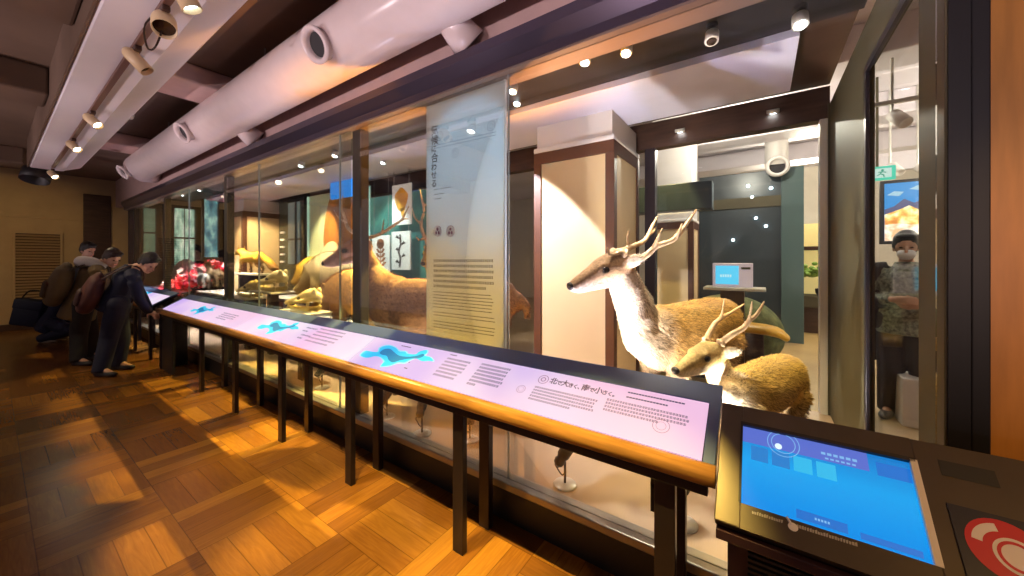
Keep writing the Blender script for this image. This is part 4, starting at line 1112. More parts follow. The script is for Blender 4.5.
def rring(mb, px, py, r, w, n=30, mi=0):
    c = RP(px, py)
    for i in range(n):
        a, b = 2 * PI * i / n, 2 * PI * (i + 1) / n
        mb.quad(*[c + V((1, 0, 0)) * q * math.cos(t) + su * q * math.sin(t) + sn * .0007 for q, t in ((r - w, a), (r, a), (r, b), (r - w, b))], mi=mi)
mb = MB(); rring(mb, 543.5, 379.5, .026, .003); rring(mb, 543.5, 379.5, .013, .004); rring(mb, 661, 426, .030, .002); rring(mb, 661, 426, .018, .0015); rring(mb, 521, 389, .022, .002); rring(mb, 521, 389, .014, .0012)
mb.build('ring_marks', mat('mauve_print', (.34, .16, .42), .6), pans[2])
M_cyan = mat('cyan_print', (.01, .25, .4), .5, emit=(.02, .50, .86), es=.9); M_teal = mat('deep_blue_print', (.005, .08, .16), .5, emit=(.01, .22, .52), es=.8)
BLOT = [(15, 175), (40, 155), (75, 160), (100, 160), (110, 140), (150, 130), (185, 142), (200, 158), (230, 160), (240, 170), (280, 172), (300, 158), (332, 152), (335, 165), (322, 178), (350, 186), (366, 205), (340, 204), (310, 205), (280, 192), (250, 200), (225, 212), (195, 210), (160, 225), (115, 230), (122, 216), (130, 205), (110, 185), (80, 182), (55, 188), (30, 186)]
BLOT2 = [(105, 165), (125, 148), (155, 145), (175, 160), (200, 178), (240, 184), (285, 180), (315, 170), (322, 180), (295, 192), (250, 194), (205, 202), (170, 212), (150, 200), (140, 180), (118, 175)]
def blot(parent, pos, sc):
    """soft-edged cyan map, drawn at its place on the desk"""
    o = RP(360 + 190 / 4.8, 320 + 180 / 4.8); c = RP(*pos); ct = (c - ra).dot(su); ot = (o - ra).dot(su)
    def put(poly, grow, h):
        cx = sum(p[0] for p in poly) / len(poly); cy = sum(p[1] for p in poly) / len(poly); out = []
        n = len(poly)
        for i in range(n):
            for u in (0, .25, .5, .75):
                p0, p1, p2, p3 = (V((*poly[(i + k) % n], 0)) for k in (-1, 0, 1, 2))
                q = .5 * ((2 * p1) + (p2 - p0) * u + (2 * p0 - 5 * p1 + 4 * p2 - p3) * u * u + (3 * p1 - p0 - 3 * p2 + p3) * u ** 3)
                d = V((q.x - cx, q.y - cy, 0)); q = q + d.normalized() * grow
                w = RP(360 + q.x / 4.8, 320 + q.y / 4.8)
                out.append(R_(c.x + (w.x - o.x) * sc, (ct + ((w - ra).dot(su) - ot) * sc) / SL, h))
        return out
    mb = MB()
    for mi, (poly, g, h) in enumerate(((BLOT, 7, .0005), (BLOT, 0, .0008), (BLOT2, 0, .0011))):
        f = mb.bm.faces.new([mb.bm.verts.new(v) for v in put(poly, g, h)]); f.material_index = mi
    bmesh.ops.triangulate(mb.bm, faces=mb.bm.faces[:])
    mb.build('map_blot', [M_cyl, M_cyan, M_teal], parent, fix=False)
M_cyl = mat('pale_cyan_print', (.1, .35, .5), .5, emit=(.28, .66, .90), es=.8)
blot(pans[2], (397, 356), 1.0); blot(pans[1], (279, 327), 1.0); blot(pans[0], (203, 310), .9)
blot_far = None
for pn, bl in ((pans[1], (((318, 329), (306, 341), (345, 336), 5), ((306, 328), (302, 331), (316, 331), 2), ((300, 335), (297, 338), (309, 338), 2))), (pans[0], (((222, 313), (216, 318), (236, 318), 4),))):
    for p0, p1, p2, r in bl: block(pn, p0, p1, p2, r, .014)
# second rail, beyond the gap where the visitors lean
rail2, pans2 = make_rail(-10.4, -7.15, [-8.8], [-7.3 - .96 * k for k in range(4)], 'shorter far reading rail beyond the gap, beside the visitors', M_pan)
blot(pans2[1], (151, 292), .9)

# ================================================================== TOUCHSCREEN KIOSK
KX0, KX1 = -.108, .80
ka, kb = PX(714, 519, KX0), PX(722, 402, KX0)
ku = V((0, kb.y - ka.y, kb.z - ka.z)); KL = ku.length; ku.normalize(); kn = V((1, 0, 0)).cross(ku)
kiosk = empty('touchscreen_kiosk', ((KX0 + KX1) / 2, (ka.y + kb.y) / 2, 0), 'dark sloping kiosk with a bright blue touchscreen in the near right corner', 'kiosk')
M_kiosk = mat('kiosk_top', (.085, .065, .045), .32, .35, var=.1)
M_kbody = mat('kiosk_body', (.035, .015, .025), .4, .2)
KM = basis((0, ka.y, ka.z), (1, 0, 0), ku)
def KP(px, py, h=0.0):
    p = PP(px, py, V((0, ka.y, ka.z)) + kn * h, kn); return V((p.x, (p - V((0, ka.y, ka.z))).dot(ku), h))
def kq(*pts): return [KM @ p for p in pts]
s00, s10, s11, s01 = KP(742, 504), KP(953, 570), KP(905, 456), KP(742, 424)
sx0, sx1 = (s00.x + s01.x) / 2, (s10.x + s11.x) / 2
sy0, sy1 = (s00.y + s10.y) / 2, (s01.y + s11.y) / 2
mb = MB()
mb.box(KX0, sx0, 0, KL, -.04, 0, .003, M=KM); mb.box(sx1, KX1, 0, KL, -.04, 0, .003, M=KM)
mb.box(sx0, sx1, 0, sy0, -.04, 0, 0, M=KM); mb.box(sx0, sx1, sy1, KL, -.04, 0, 0, M=KM)
mb.build('top_plate', M_kiosk, kiosk)
mb = MB()
mb.prism([V((KX0 + .03, ka.y + .05, 0)), V((KX0 + .03, kb.y - .01, 0)), V((KX0 + .03, kb.y - .01, kb.z - .05)), V((KX0 + .03, ka.y + .05, ka.z - .012))], (KX1 - KX0 - .06, 0, 0))
mb.build('body', M_kbody, kiosk)
mb = MB()
for i in range(16): mb.box(KX0 + .08, KX0 + .5, ka.y + .035, ka.y + .052, ka.z - .09 - .016 * i, ka.z - .082 - .016 * i)
mb.build('front_grille', M_black, kiosk)
mb = MB(); mb.box(KX0 + .004, KX1, ka.y + .004, ka.y + .05, ka.z - .055, ka.z - .028, .002); mb.build('front_lip', M_kbody, kiosk)
M_blue = bpy.data.materials.new('screen_blue'); M_blue.use_nodes = True
nt = M_blue.node_tree; b = nt.nodes['Principled BSDF']; b.inputs['Base Color'].default_value = (.01, .01, .02, 1); b.inputs['Roughness'].default_value = .15
tc = nt.nodes.new('ShaderNodeTexCoord'); gx = nt.nodes.new('ShaderNodeSeparateXYZ'); cr = nt.nodes.new('ShaderNodeValToRGB')
nt.links.new(tc.outputs['Generated'], gx.inputs[0]); nt.links.new(gx.outputs[1], cr.inputs[0]); nt.links.new(cr.outputs[0], b.inputs['Emission Color'])
cr.color_ramp.elements[0].color = (.004, .27, .82, 1); cr.color_ramp.elements[1].color = (.01, .18, .58, 1)
q = cr.color_ramp.elements.new(.55); q.color = (.008, .37, .86, 1); b.inputs['Emission Strength'].default_value = 1.0
scr = MB().box(sx0, sx1, sy0, sy1, -.02, -.012, M=KM).build('screen', M_blue, kiosk)
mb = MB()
mb.box(sx1 - .010, sx1 + .004, sy0, sy1, -.012, .002, M=KM); mb.build('screen_glint', mat('edge_glint', (.82, .74, .62), .3), kiosk)  # pale strip: reflected light put in as colour along the screen's right side
mb = MB(); mb.box(sx0 - .006, sx1, sy1 - .006, sy1 + .004, -.012, .002, M=KM); mb.box(sx0 - .006, sx0, sy0, sy1, -.012, .002, M=KM); mb.build('bezel', M_black, kiosk)
W, H = sx1 - sx0, sy1 - sy0
def sq(mb, u0, u1, v0, v1, mi, h=-.0115):
    mb.quad(*kq(V((sx0 + W * u0, sy0 + H * v0, h)), V((sx0 + W * u1, sy0 + H * v0, h)), V((sx0 + W * u1, sy0 + H * v1, h)), V((sx0 + W * u0, sy0 + H * v1, h))), mi=mi)
def sqp(name, m, *a):
    m1 = MB(); sq(m1, *a); return m1.build(name, m, scr, fix=False)
sqp('title_band', glow('scr_violet', (.10, .16, .62), 1), .0, .76, .77, .98, 0)
g_t = [glow('scr_navy', (.02, .22, .62), 1), glow('scr_cyan', (.03, .50, .85), 1)]
for i in range(4): sqp('tile', g_t[0 if i < 2 else 1], .06 + .135 * i, .06 + .135 * i + .11, .56, .74, 0, -.0110)
g_d = glow('scr_deep', (.01, .17, .62), 1)
for a in ((.33, .60, .045, .14), (.80, .97, .75, .90), (.66, .94, .04, .10)): sqp('button', g_d, *a, 0)
mb = MB()
for i in range(6): sq(mb, .50 + .035 * i, .525 + .035 * i, .84, .87, 0, -.0105); sq(mb, .52 + .03 * i, .54 + .03 * i, .79, .81, 0, -.0105)
mb.build('screen_lettering', glow('scr_line', (.22, .50, .85), 1), scr, fix=False)
mb = MB()
for i in range(5): sq(mb, .43 + .017 * i, .441 + .017 * i, .08, .105, 0, -.0105)
mb.build('button_lettering', MATS['scr_line'], scr, fix=False)
mb = MB()
c = V((sx0 + W * .27, sy0 + H * .86, -.0105))
for r in (.030, .040):
    for i in range(28):
        t0, t1 = 2 * PI * i / 28, 2 * PI * (i + 1) / 28
        mb.quad(*kq(*[c + V((q_ * math.cos(t), q_ * math.sin(t), 0)) for q_, t in ((r - .002, t0), (r, t0), (r, t1), (r - .002, t1))]), mi=0)
mb.build('ring_mark', MATS['scr_line'], scr, fix=False)
mb = MB()
cc_ = [c + V((-.012 + .009 * math.cos(2 * PI * i / 16), -.012 + .009 * math.sin(2 * PI * i / 16), .0004)) for i in range(16)]
mb.bm.faces.new([mb.bm.verts.new(v) for v in kq(*cc_)])
mb.build('touch_dot', glow('scr_white', (.75, .9, 1), 1.1), scr, fix=False)
# printed row of marks under the screen with a little pale hand sign
mb = MB()
L0, L1 = KP(752, 512), KP(858, 545)
for i in range(40):
    if i in (13, 14, 15): continue
    t = i / 40; p = L0.lerp(L1, t); w_ = (L1.x - L0.x) / 40
    mb.quad(*kq(V((p.x, p.y - .004, .0006)), V((p.x + w_ * random.uniform(.5, .9), p.y - .004, .0006)), V((p.x + w_ * .8, p.y + random.uniform(.001, .006), .0006)), V((p.x, p.y + .003, .0006))))
mb.build('caption_marks', mat('pale_print', (.45, .42, .38), .5), kiosk)
mb = MB(); hc = KP(793, 527)
mb.ell(KM @ V((hc.x, hc.y, .001)), (.011, .010, .0015), KM.to_3x3(), u=14, v=6); mb.tube(kq(V((hc.x - .004, hc.y + .006, .001)), V((hc.x - .012, hc.y + .018, .001))), .003, 8, round_ends=True)
mb.build('hand_sign', M_white, kiosk)
# vent slots
mb = MB()
v0, v1, v2 = KP(935, 459), KP(1004, 489), KP(985, 466)
for i in range(6):
    y = v0.y + (v1.y - v0.y) * (i + .5) / 6; mb.box(v0.x + .004, v1.x - .005, y - .0035, y + .0035, .0, .0012, M=KM)
mb.build('vent_slots', M_black, kiosk)
# dark card with a red and white round emblem
e0 = KP(946, 503); ec = KP(1008, 552)
card = MB().box(e0.x, KX1 - .02, ec.y - .15, e0.y, .0008, .004, M=KM).build('emblem_card', mat('navy_card', (.010, .010, .028), .35), kiosk)
mb = MB()
def disc(mb, cx, cy, r, h, mi, sx=1.0, n=36, a0=0, a1=2 * PI, r0=0):
    if r0 == 0:
        mb.bm.faces.new([mb.bm.verts.new(KM @ V((cx + r * sx * math.cos(2 * PI * i / n), cy + r * math.sin(2 * PI * i / n), h))) for i in range(n)]).material_index = mi
    else:
        for i in range(n):
            t0, t1 = a0 + (a1 - a0) * i / n, a0 + (a1 - a0) * (i + 1) / n
            mb.quad(*kq(*[V((cx + q * math.cos(t), cy + q * math.sin(t), h)) for q, t in ((r0, t0), (r, t0), (r, t1), (r0, t1))]), mi=mi)
disc(mb, ec.x, ec.y, .062, .0046, 0); disc(mb, ec.x + .012, ec.y - .008, .036, .0052, 1); disc(mb, ec.x, ec.y, .052, .0050, 1, a0=.55 * PI, a1=.95 * PI, r0=.036)
disc(mb, ec.x + .012, ec.y - .008, .030, .0056, 0, a0=0, a1=2 * PI, r0=.024)
mb.build('round_emblem', [mat('emblem_red', (.58, .006, .03), .4), mat('emblem_white', (.80, .72, .70), .4)], card, fix=False)

# ================================================================== THE ROOM BEHIND, SEEN THROUGH THE BACK GLASS AND THE END WINDOW
M_bwall = mat('back_wall_paint', (.72, .66, .58), .7, var=.04)
struct(MB().box(-12, 5.2, 12.0, 12.2, 0, 4.2), 'wall_back', M_bwall)
struct(MB().box(5.0, 5.2, 1.76, 12, 0, 4.2), 'wall_back_right', M_bwall)
struct(MB().box(-12, 5.2, 3.95, 12.2, 3.85, 3.95), 'ceiling_back_room', M_ceil2)
cb = MB()
for y in (5.0, 7.2, 9.4): cb.box(-4, 5.0, y, y + .5, 3.5, 3.849, .02)
struct(cb, 'ceiling_back_beams', M_ceil2)
# white column with a yellow lower half, seen behind the large deer's antlers
column(-1.50, -.90, 6.4, 7.0, 0, 3.85, PY(680, 222, 6.4).z)
# dark walk-round case
Yd = 8.0
a, b = PY(699, 183, Yd), PY(803, 325, Yd)
dk = empty('dark_showcase', ((a.x + b.x) / 2, Yd, 0), 'large dark showcase block in the room behind the deer', 'showcase')
zt = PY(803, 166, Yd).z
M_dk = mat('dark_teal_panel', (.035, .05, .06), .3, var=.2, scale=1)
MB().box(a.x, b.x, Yd, Yd + 1.2, 0, zt, .01).build('carcass', M_dk, dk)
x = PY(781, 200, Yd).x
MB().box(x, b.x + .01, Yd - .04, Yd, 0, zt, .006).build('corner_panel', mat('teal_grey_panel', (.07, .12, .12), .35), dk)
mb = MB(); mb.box(a.x - 1.2, b.x, Yd - .03, Yd, PY(720, 210, Yd).z, PY(720, 200, Yd).z); mb.build('ledge', M_steelg, dk)
mb = MB()
for px, py in ((733, 240), (752, 197), (771, 188), (766, 226), (756, 218), (748, 186)): mb.ell(PY(px, py, Yd - .03), (.025, .01, .02), u=8, v=6)
mb.build('display_lights', M_lens, dk)
hb = MB().box(-2.3, -.55, 5.7, 5.95, PY(655, 212, 5.7).z, PY(655, 186, 5.7).z, .01); struct(hb, 'trim_1', M_dk)
# round nozzle above the dark showcase
p = PY(777, 168, 7.6); nz_ = MB().lathe([(.12, 0), (.16, .0), (.18, .1), (.15, .16), (.12, .14)], p + V((0, .2, .06)), (.1, -1, -.1), 26, closed=True).build('air_nozzle', M_white, None, True)
tag(nz_, 'pale round air nozzle above the dark showcase in the back room', 'nozzle')
mo = MB().lathe([(.125, .03), (0, .031)], p + V((0, .2, .06)), (.1, -1, -.1), 24).build('opening', M_black, nz_)
dp = MB().tube([p + V((0, .28, .1)), p + V((0, .28, 3.85 - p.z))], .17, 24).build('duct_drop', M_white, nz_, True)
# lit showcase far right with a green specimen
Yl = 9.5
a, b = PY(804, 252, Yl), PY(840, 290, Yl)
ls = empty('lit_showcase', ((a.x + b.x) / 2, Yl, 0), 'yellow lit wall showcase in the far back room right of the dark block', 'showcase')
MB().box(a.x - .3, b.x + .4, Yl + .3, Yl + .36, b.z - .2, a.z + .6).build('back_panel', mat('yellow_lit', (.8, .62, .25), .6, emit=(1, .75, .3), es=.5), ls)
MB().box(a.x - .3, b.x + .4, Yl - .3, Yl + .36, b.z - .35, b.z - .12, .01).build('counter', M_steelg, ls)
MB().box(a.x - .25, b.x + .35, Yl - .22, Yl + .3, 0, b.z - .35).build('base', M_wood_dark, ls)
MB().box(a.x - .3, b.x + .4, Yl + .2, Yl + .36, PY(815, 250, Yl).z, PY(815, 246, Yl).z).build('head_strip', M_brown, ls)
c = PY(812, 276, Yl - .05)
mb = MB()
for k in range(40): mb.ell(c + V((rng.normal(0, .10), rng.normal(0, .08), abs(rng.normal(0, .10)))), (.05, .05, .04), u=8, v=6)
pl = mb.build('fern_specimen', mat('leaf_green', (.25, .42, .06), .6), None, True); tag(pl, 'light green plant clump in the yellow lit far showcase', 'plant')
bw = PY(822, 275, Yl - .1)
db = MB().lathe([(0, 0), (.06, 0), (.10, .05), (.11, .13), (.10, .14), (.05, .05), (0, .045)], V((bw.x, bw.y, b.z - .12)), UP, 20).build('dark_bowl', M_black, None, True)
tag(db, 'small dark bowl beside the green plant in the far showcase', 'bowl')
# small screen kiosk behind the deer
Yk = 4.75
a, b = PY(712.5, 263, Yk), PY(753, 283, Yk)
sk = empty('screen_stand', ((a.x + b.x) / 2, Yk, 0), 'pale thin shelf stand carrying the small monitor behind the deer', 'stand')
s0, s1 = PY(705, 286, Yk), PY(766, 286, Yk)
MB().box(s0.x, s1.x, Yk - .18, Yk + .16, s0.z - .03, s0.z, .006).build('shelf', M_plate, sk)
MB().box(a.x + .08, b.x - .08, Yk - .02, Yk + .12, 0, s0.z - .03).build('pillar', M_wood_dark, sk)
mo = empty('monitor', ((a.x + b.x) / 2, Yk, s0.z), 'small pale monitor with a blue screen standing behind the large deer', 'monitor')
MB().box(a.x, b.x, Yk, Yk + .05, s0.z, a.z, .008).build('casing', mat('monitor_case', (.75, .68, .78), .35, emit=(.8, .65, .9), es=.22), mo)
w_ = b.x - a.x
MB().box(a.x + w_ * .08, a.x + w_ * .66, Yk - .004, Yk, s0.z + .03, a.z - .03).build('screen', glow('monitor_blue', (.10, .62, .95), 1.1), mo)
mb = MB()
for i in range(5): mb.box(a.x + w_ * (.2 + .06 * i), a.x + w_ * (.24 + .06 * i), Yk - .006, Yk - .004, s0.z + .11, s0.z + .14)
mb.build('screen_lettering', glow('pale_blue', (.6, .9, 1), 1), mo)
MB().box(a.x + w_ * .72, a.x + w_ * .94, Yk - .003, Yk, a.z - .07, a.z - .045).build('badge', M_steelg, mo)
# mossy mound and a golden bar standing in for the handrail's reflection, behind the deer
yb_ = 5.6
c = PY(728, 318, yb_)
mb = MB(); hz = (c.z + .32) / 2; mb.ell((c.x, c.y, hz), (.62, .4, hz), u=28, v=18); me = blob(mb, .04, 3)
md = link_mesh('moss_mound', me, mat('moss', (.10, .12, .05), .9, var=.5, scale=10, bump=1, bscale=25), None, True); tag(md, 'dull green rounded mound behind the large deer', 'mound')
c = PY(740, 335, 5.0); zb = PY(740, 322, 5.0).z
bn = empty('rail_reflection', (c.x, 5.0, 0), 'long golden bar imitating a handrail reflection behind the deer', 'reflection')
mb = MB(); x0, x1 = PY(690, 330, 5.0).x, PY(786, 330, 5.0).x
mb.tube([(x0 - .6, 5.05, zb - .06), (x0, 5.05, zb - .06), (x1 - .18, 5.05, zb - .07), (x1, 5.05, zb - .14)], [(.18, .06), (.18, .06), (.17, .06), (.12, .04)], 20, 4, round_ends=True)
mb.build('reflection_bar', mat('reflection_gold', (.62, .34, .03), .3, var=.2, scale=5), bn, True)
MB().box(x0 - .5, x1 - .2, 4.97, 5.13, 0, zb - .11, .01).build('base', M_wood_dark, bn)
# exit sign and big landscape screen beyond the end window
p = PY(877.5, 173.5, 6.6)
es_ = empty('exit_sign', p, 'small green lit exit sign hanging from the ceiling beyond the end window', 'sign')
MB().box(p.x - .17, p.x + .17, p.y, p.y + .05, p.z - .09, p.z + .09, .006).build('light_box', glow('exit_green', (.10, .75, .52), 1.1), es_)
mb = MB(); mb.box(p.x - .05, p.x + .13, p.y - .006, p.y, p.z - .06, p.z + .06)
mb.build('white_field', glow('exit_white', (.8, 1, .92), 1), es_)
mb = MB(); mb.ell((p.x + .045, p.y - .008, p.z + .035), (.015, .003, .014), u=10, v=6)
for q in (((.04, .02), (.025, -.01)), ((.025, -.01), (.055, -.025)), ((.055, -.025), (.06, -.05)), ((.025, -.01), (.0, -.03)), ((.04, .015), (.075, .005)), ((.04, .015), (.01, .012))):
    mb.tube([(p.x + q[0][0], p.y - .008, p.z + q[0][1]), (p.x + q[1][0], p.y - .008, p.z + q[1][1])], .007, 6, round_ends=True)
mb.build('running_figure', glow('exit_dark', (.02, .40, .25), 1), es_)
MB().tube([p + V((0, .02, .09)), V((p.x, p.y + .02, 3.85))], .015, 8).build('rod', M_steelg, es_)
Ys = 8.2
a, b = PY(884.5, 184, Ys), PY(935, 240, Ys)
ps = empty('landscape_screen', ((a.x + b.x) / 2, Ys, b.z), 'big lit screen showing blue sky above an autumn mountain beyond the end window', 'screen')
MB().box(a.x - .05, b.x + .05, Ys + .01, Ys + .08, b.z - .05, a.z + .05, .01).build('casing', M_black, ps)
W, H = b.x - a.x, a.z - b.z
mb = MB()
def pq(poly, mi, h): mb.bm.faces.new([mb.bm.verts.new((a.x + W * u, Ys - h, b.z + H * v)) for u, v in poly]).material_index = mi
mb.box(a.x, b.x, Ys, Ys + .012, b.z, a.z)
pq([(0, .45), (0, .55), (.2, .6), (.4, .72), (.6, .64), (.8, .7), (1, .58), (1, .45)], 1, .001)
pq([(0, .25), (0, .46), (.15, .50), (.35, .55), (.5, .60), (.7, .52), (1, .48), (1, .25)], 2, .002)
pq([(0, 0), (0, .28), (.3, .30), (.6, .27), (1, .31), (1, 0)], 3, .003)
pq([(.05, .80), (.2, .86), (.4, .84), (.3, .77)], 4, .001); pq([(.5, .88), (.7, .94), (.9, .9), (.7, .85)], 4, .001)
mb.build('picture', [glow('sky_blue', (.02, .36, .92), 1), glow('mountain_violet', (.16, .16, .36), .8), nmat('autumn_slope', [(.35, (.55, .20, .04)), (.5, (.85, .55, .15)), (.65, (.95, .85, .6))], 9, .8), nmat('pale_foot', [(.4, (.75, .45, .25)), (.6, (.9, .85, .8))], 8, .8), glow('cloud', (.5, .8, 1), 1)], ps, fix=False)
hd = MB().box(a.x - .6, b.x + .4, Ys + .1, Ys + .2, 2.9, 3.2, .01); struct(hd, 'trim_2', M_ceil2)
# ceiling fixtures in the right-hand room
for px, py, Y, lb in ((892, 114, 5.2, 'pale ceiling fixture with arms, highest in the end window'), (890, 165, 7.2, 'pale tilted projector spot beside the exit sign'), (918, 166, 7.2, 'pale projector spot right of the tilted one')):
    p = PY(px, py, Y)
    r_ = empty('ceiling_fixture', p, lb, 'fixture')
    MB().lathe([(.04, 0), (.06, .02), (.06, .2), (.05, .2), (0, .17)], p, (.3, -.5, -.6), 16).build('housing', M_white, r_, True)
    MB().tube([p, V((p.x, p.y, 3.85))], .014, 8).build('rod', M_plate, r_)
    if py < 130: MB().box(p.x - .4, p.x + .5, p.y - .02, p.y + .02, p.z + .10, p.z + .14, .005).build('bar', M_plate, r_)

# ================================================================== PEOPLE
def hand(mb, w, d, nrm, s=1.0, curl=.5):
    """palm and five fingers from wrist w along d, palm facing nrm"""
    d = V(d).normalized(); n = V(nrm); n = (n - d * n.dot(d)).normalized(); t = d.cross(n)
    mb.tube([w, w + d * .045 * s, w + d * .09 * s], [(.026 * s, .017 * s), (.040 * s, .016 * s), (.039 * s, .014 * s)], 12, 2, up=n, round_ends=True)
    for i, (o, L) in enumerate(((-.030, .068), (-.010, .078), (.010, .074), (.029, .058))):
        p0 = w + d * .088 * s + t * o * s
        a1 = curl * .6; a2 = curl * 1.3
        p1 = p0 + (d * math.cos(a1) + n * math.sin(a1)) * L * .45 * s
        p2 = p1 + (d * math.cos(a2) + n * math.sin(a2)) * L * .32 * s
        p3 = p2 + (d * math.cos(a2 * 1.35) + n * math.sin(a2 * 1.35)) * L * .25 * s
        mb.tube([p0 - d * .02 * s, p0, p1, p2, p3], [.0095 * s, .0095 * s, .0088 * s, .008 * s, .0068 * s], 8, round_ends=True)
    b0 = w + d * .03 * s - t * .030 * s
    mb.tube([b0, b0 + (d * .6 - t * .75 + n * .2) * .04 * s, b0 + (d * .95 - t * .75 + n * .5) * .065 * s], [.013 * s, .0105 * s, .0085 * s], 8, round_ends=True)

def person(label, J, hd, skin_mat, jacket, trousers, hair, shoes=M_shoe, coat_len=0.0, sl=1.0, bulky=1.0, hands=None, hairlen=0.0, group=None, mask=None, hood=None):
    root = empty('person', J['base'], label, 'person', group)
    P = {k: V(v) for k, v in J.items() if k != 'base'}
    hf = Fr(P['head'], hd[0], hd[1] if len(hd) > 1 else UP); h = hf
    up = (P['neck'] - P['pelvis']).normalized(); lat = (P['lsh'] - P['rsh']).normalized(); fr = lat.cross(up)
    # the body, one skin
    mb = MB()
    mb.tube([P['pelvis'] - up * .06, P['pelvis'] + up * .04, P['pelvis'].lerp(P['neck'], .4), P['pelvis'].lerp(P['neck'], .75), P['neck'] - up * .02],
            [(.14, .10), (.155, .11), (.135, .095), (.165, .11), (.09, .07)], 16, 3, up=fr, round_ends=True)
    mb.tube([P['neck'] - up * .03, P['neck'].lerp(P['head'], .5), P['head'] - hf.z * .03], [.058, .052, .055], 12, 2)
    mb.ell(h(-.005, 0, .045), (.098, .077, .105), h.M()); mb.ell(h(.03, 0, -.035), (.062, .056, .075), h.M()); mb.ell(h(.055, 0, -.085), (.03, .03, .022), h.M())
    mb.tube([h(.085, 0, .03), h(.112, 0, -.012), h(.095, 0, -.022)], [.010, .015, .012], 8, 2, round_ends=True)
    for sd in (-1, 1): mb.ell(h(-.005, sd * .078, .0), (.022, .010, .034), h.M())
    for L in 'lr':
        mb.tube([P[L + 'sh'], P[L + 'sh'].lerp(P[L + 'el'], .5), P[L + 'el'], P[L + 'el'].lerp(P[L + 'wr'], .35), P[L + 'wr']], [.052, .046, .038, .038, .026], 12, 2, round_ends=True)
        mb.tube([P[L + 'hip'], P[L + 'hip'].lerp(P[L + 'kn'], .5), P[L + 'kn'], P[L + 'kn'].lerp(P[L + 'an'], .35), P[L + 'an']], [.085, .072, .053, .053, .036], 12, 2, up=fr, round_ends=True)
        mb.tube([P[L + 'an'], P[L + 'to']], [.036, .030], 10, round_ends=True)
        hn = hands[L] if hands else ((P[L + 'wr'] - P[L + 'el']), -fr, .5)
        hand(mb, P[L + 'wr'], hn[0], hn[1], 1.0, hn[2])
    me = blob(mb, .0085, 2, .4)
    body = link_mesh('body', me, skin_mat, root, True)
    for sd in (-1, 1): MB().ell(h(.088, sd * .032, .018), (.008, .013, .007), h.M(), u=10, v=6).build('eye', M_eye, body, True)
    MB().ell(h(.088, 0, -.055), (.008, .022, .006), h.M(), u=10, v=6).build('mouth', MATS['lips'], body, True)
    # jacket
    mb = MB(); k = bulky
    mb.tube([P['pelvis'] - up * (.14 + coat_len), P['pelvis'] + up * .0, P['pelvis'].lerp(P['neck'], .4), P['pelvis'].lerp(P['neck'], .75), P['neck'] - up * .01],
            [(.205 * k, .17 * k), (.19 * k, .155 * k), (.165 * k, .125 * k), (.195 * k, .135 * k), (.10, .085)], 18, 3, up=fr)
    mb.tube([P['neck'] - up * .03, P['neck'] + up * .035], [(.085, .08), (.078, .074)], 16, up=fr)
    for L in 'lr':
        w_ = P[L + 'el'].lerp(P[L + 'wr'], .93 * sl)
        mb.tube([P[L + 'sh'] + (P['neck'] - P[L + 'sh']) * .25, P[L + 'sh'], P[L + 'sh'].lerp(P[L + 'el'], .5), P[L + 'el'], w_], [.075 * k, .076 * k, .066 * k, .058 * k, .045 * k], 14, 2, round_ends=False)
    me = blob(mb, .012, 3); link_mesh('jacket', me, jacket, root, True)
    mb = MB()
    mb.ell(P['pelvis'] - up * .02, (.175, .135, .16), Matrix((lat, fr, up)).transposed())
    for L in 'lr':
        mb.tube([P[L + 'hip'] + up * .05, P[L + 'hip'].lerp(P[L + 'kn'], .5), P[L + 'kn'], P[L + 'kn'].lerp(P[L + 'an'], .5), P[L + 'an'] + (P[L + 'an'] - P[L + 'kn']).normalized() * .05], [.112, .102, .092, .086, .080], 14, 2, up=fr)
        mb.ell(P[L + 'hip'] + up * .03, (.115, .115, .115))
    me = blob(mb, .012, 3); link_mesh('trousers', me, trousers, root, True)
    for L in 'lr':
        d = P[L + 'to'] - P[L + 'an']; d.z = 0; d.normalize()
        a = V((P[L + 'an'].x, P[L + 'an'].y, P[L + 'to'].z))
        mb = MB(); mb.tube([a - d * .01, P[L + 'an'] + V((0, 0, .02))], [.05, .047], 12); mb.tube([a - d * .05, a + d * .05, a + d * .15, a + d * .2], [(.042, .042), (.045, .05), (.047, .036), (.035, .026)], 14, 3, round_ends=True)
        me = blob(mb, .009, 2); link_mesh('shoe', me, shoes, root, True)
    mb = MB()
    mb.ell(h(-.018, 0, .066), (.106, .088, .104), h.M()); mb.ell(h(-.06, 0, .01), (.062, .080, .085), h.M())
    for sd in (-1, 1): mb.ell(h(-.02, sd * .066, .03), (.05, .026, .06), h.M())
    mb.ell(h(.055, 0, .115), (.05, .07, .03), h.M())
    if hairlen: mb.tube([h(-.09, 0, .05), h(-.12, 0, -.02), h(-.12, 0, -.02 - hairlen)], [(.05, .04), (.045, .04), (.02, .02)], 12, 3, round_ends=True)
    me = blob(mb, .009, 2); link_mesh('hair', me, hair, root, True)
    if mask:
        mb = MB(); mb.ell(h(.055, 0, -.045), (.062, .062, .052), h.M()); me = blob(mb, .007, 2); link_mesh('face_mask', me, mask, root, True)
    if hood:
        mb = MB(); mb.tube([P['neck'] + lat * .12 + fr * .06, P['neck'] + lat * .10 - fr * .07 + up * .02, P['neck'] - fr * .14 - up * .0, P['neck'] - lat * .10 - fr * .07 + up * .02, P['neck'] - lat * .12 + fr * .06], [.045, .065, .085, .065, .045], 12, 4, round_ends=True)
        me = blob(mb, .012, 3); link_mesh('hood', me, hood, root, True)
    return root, P, (lat, fr, up)

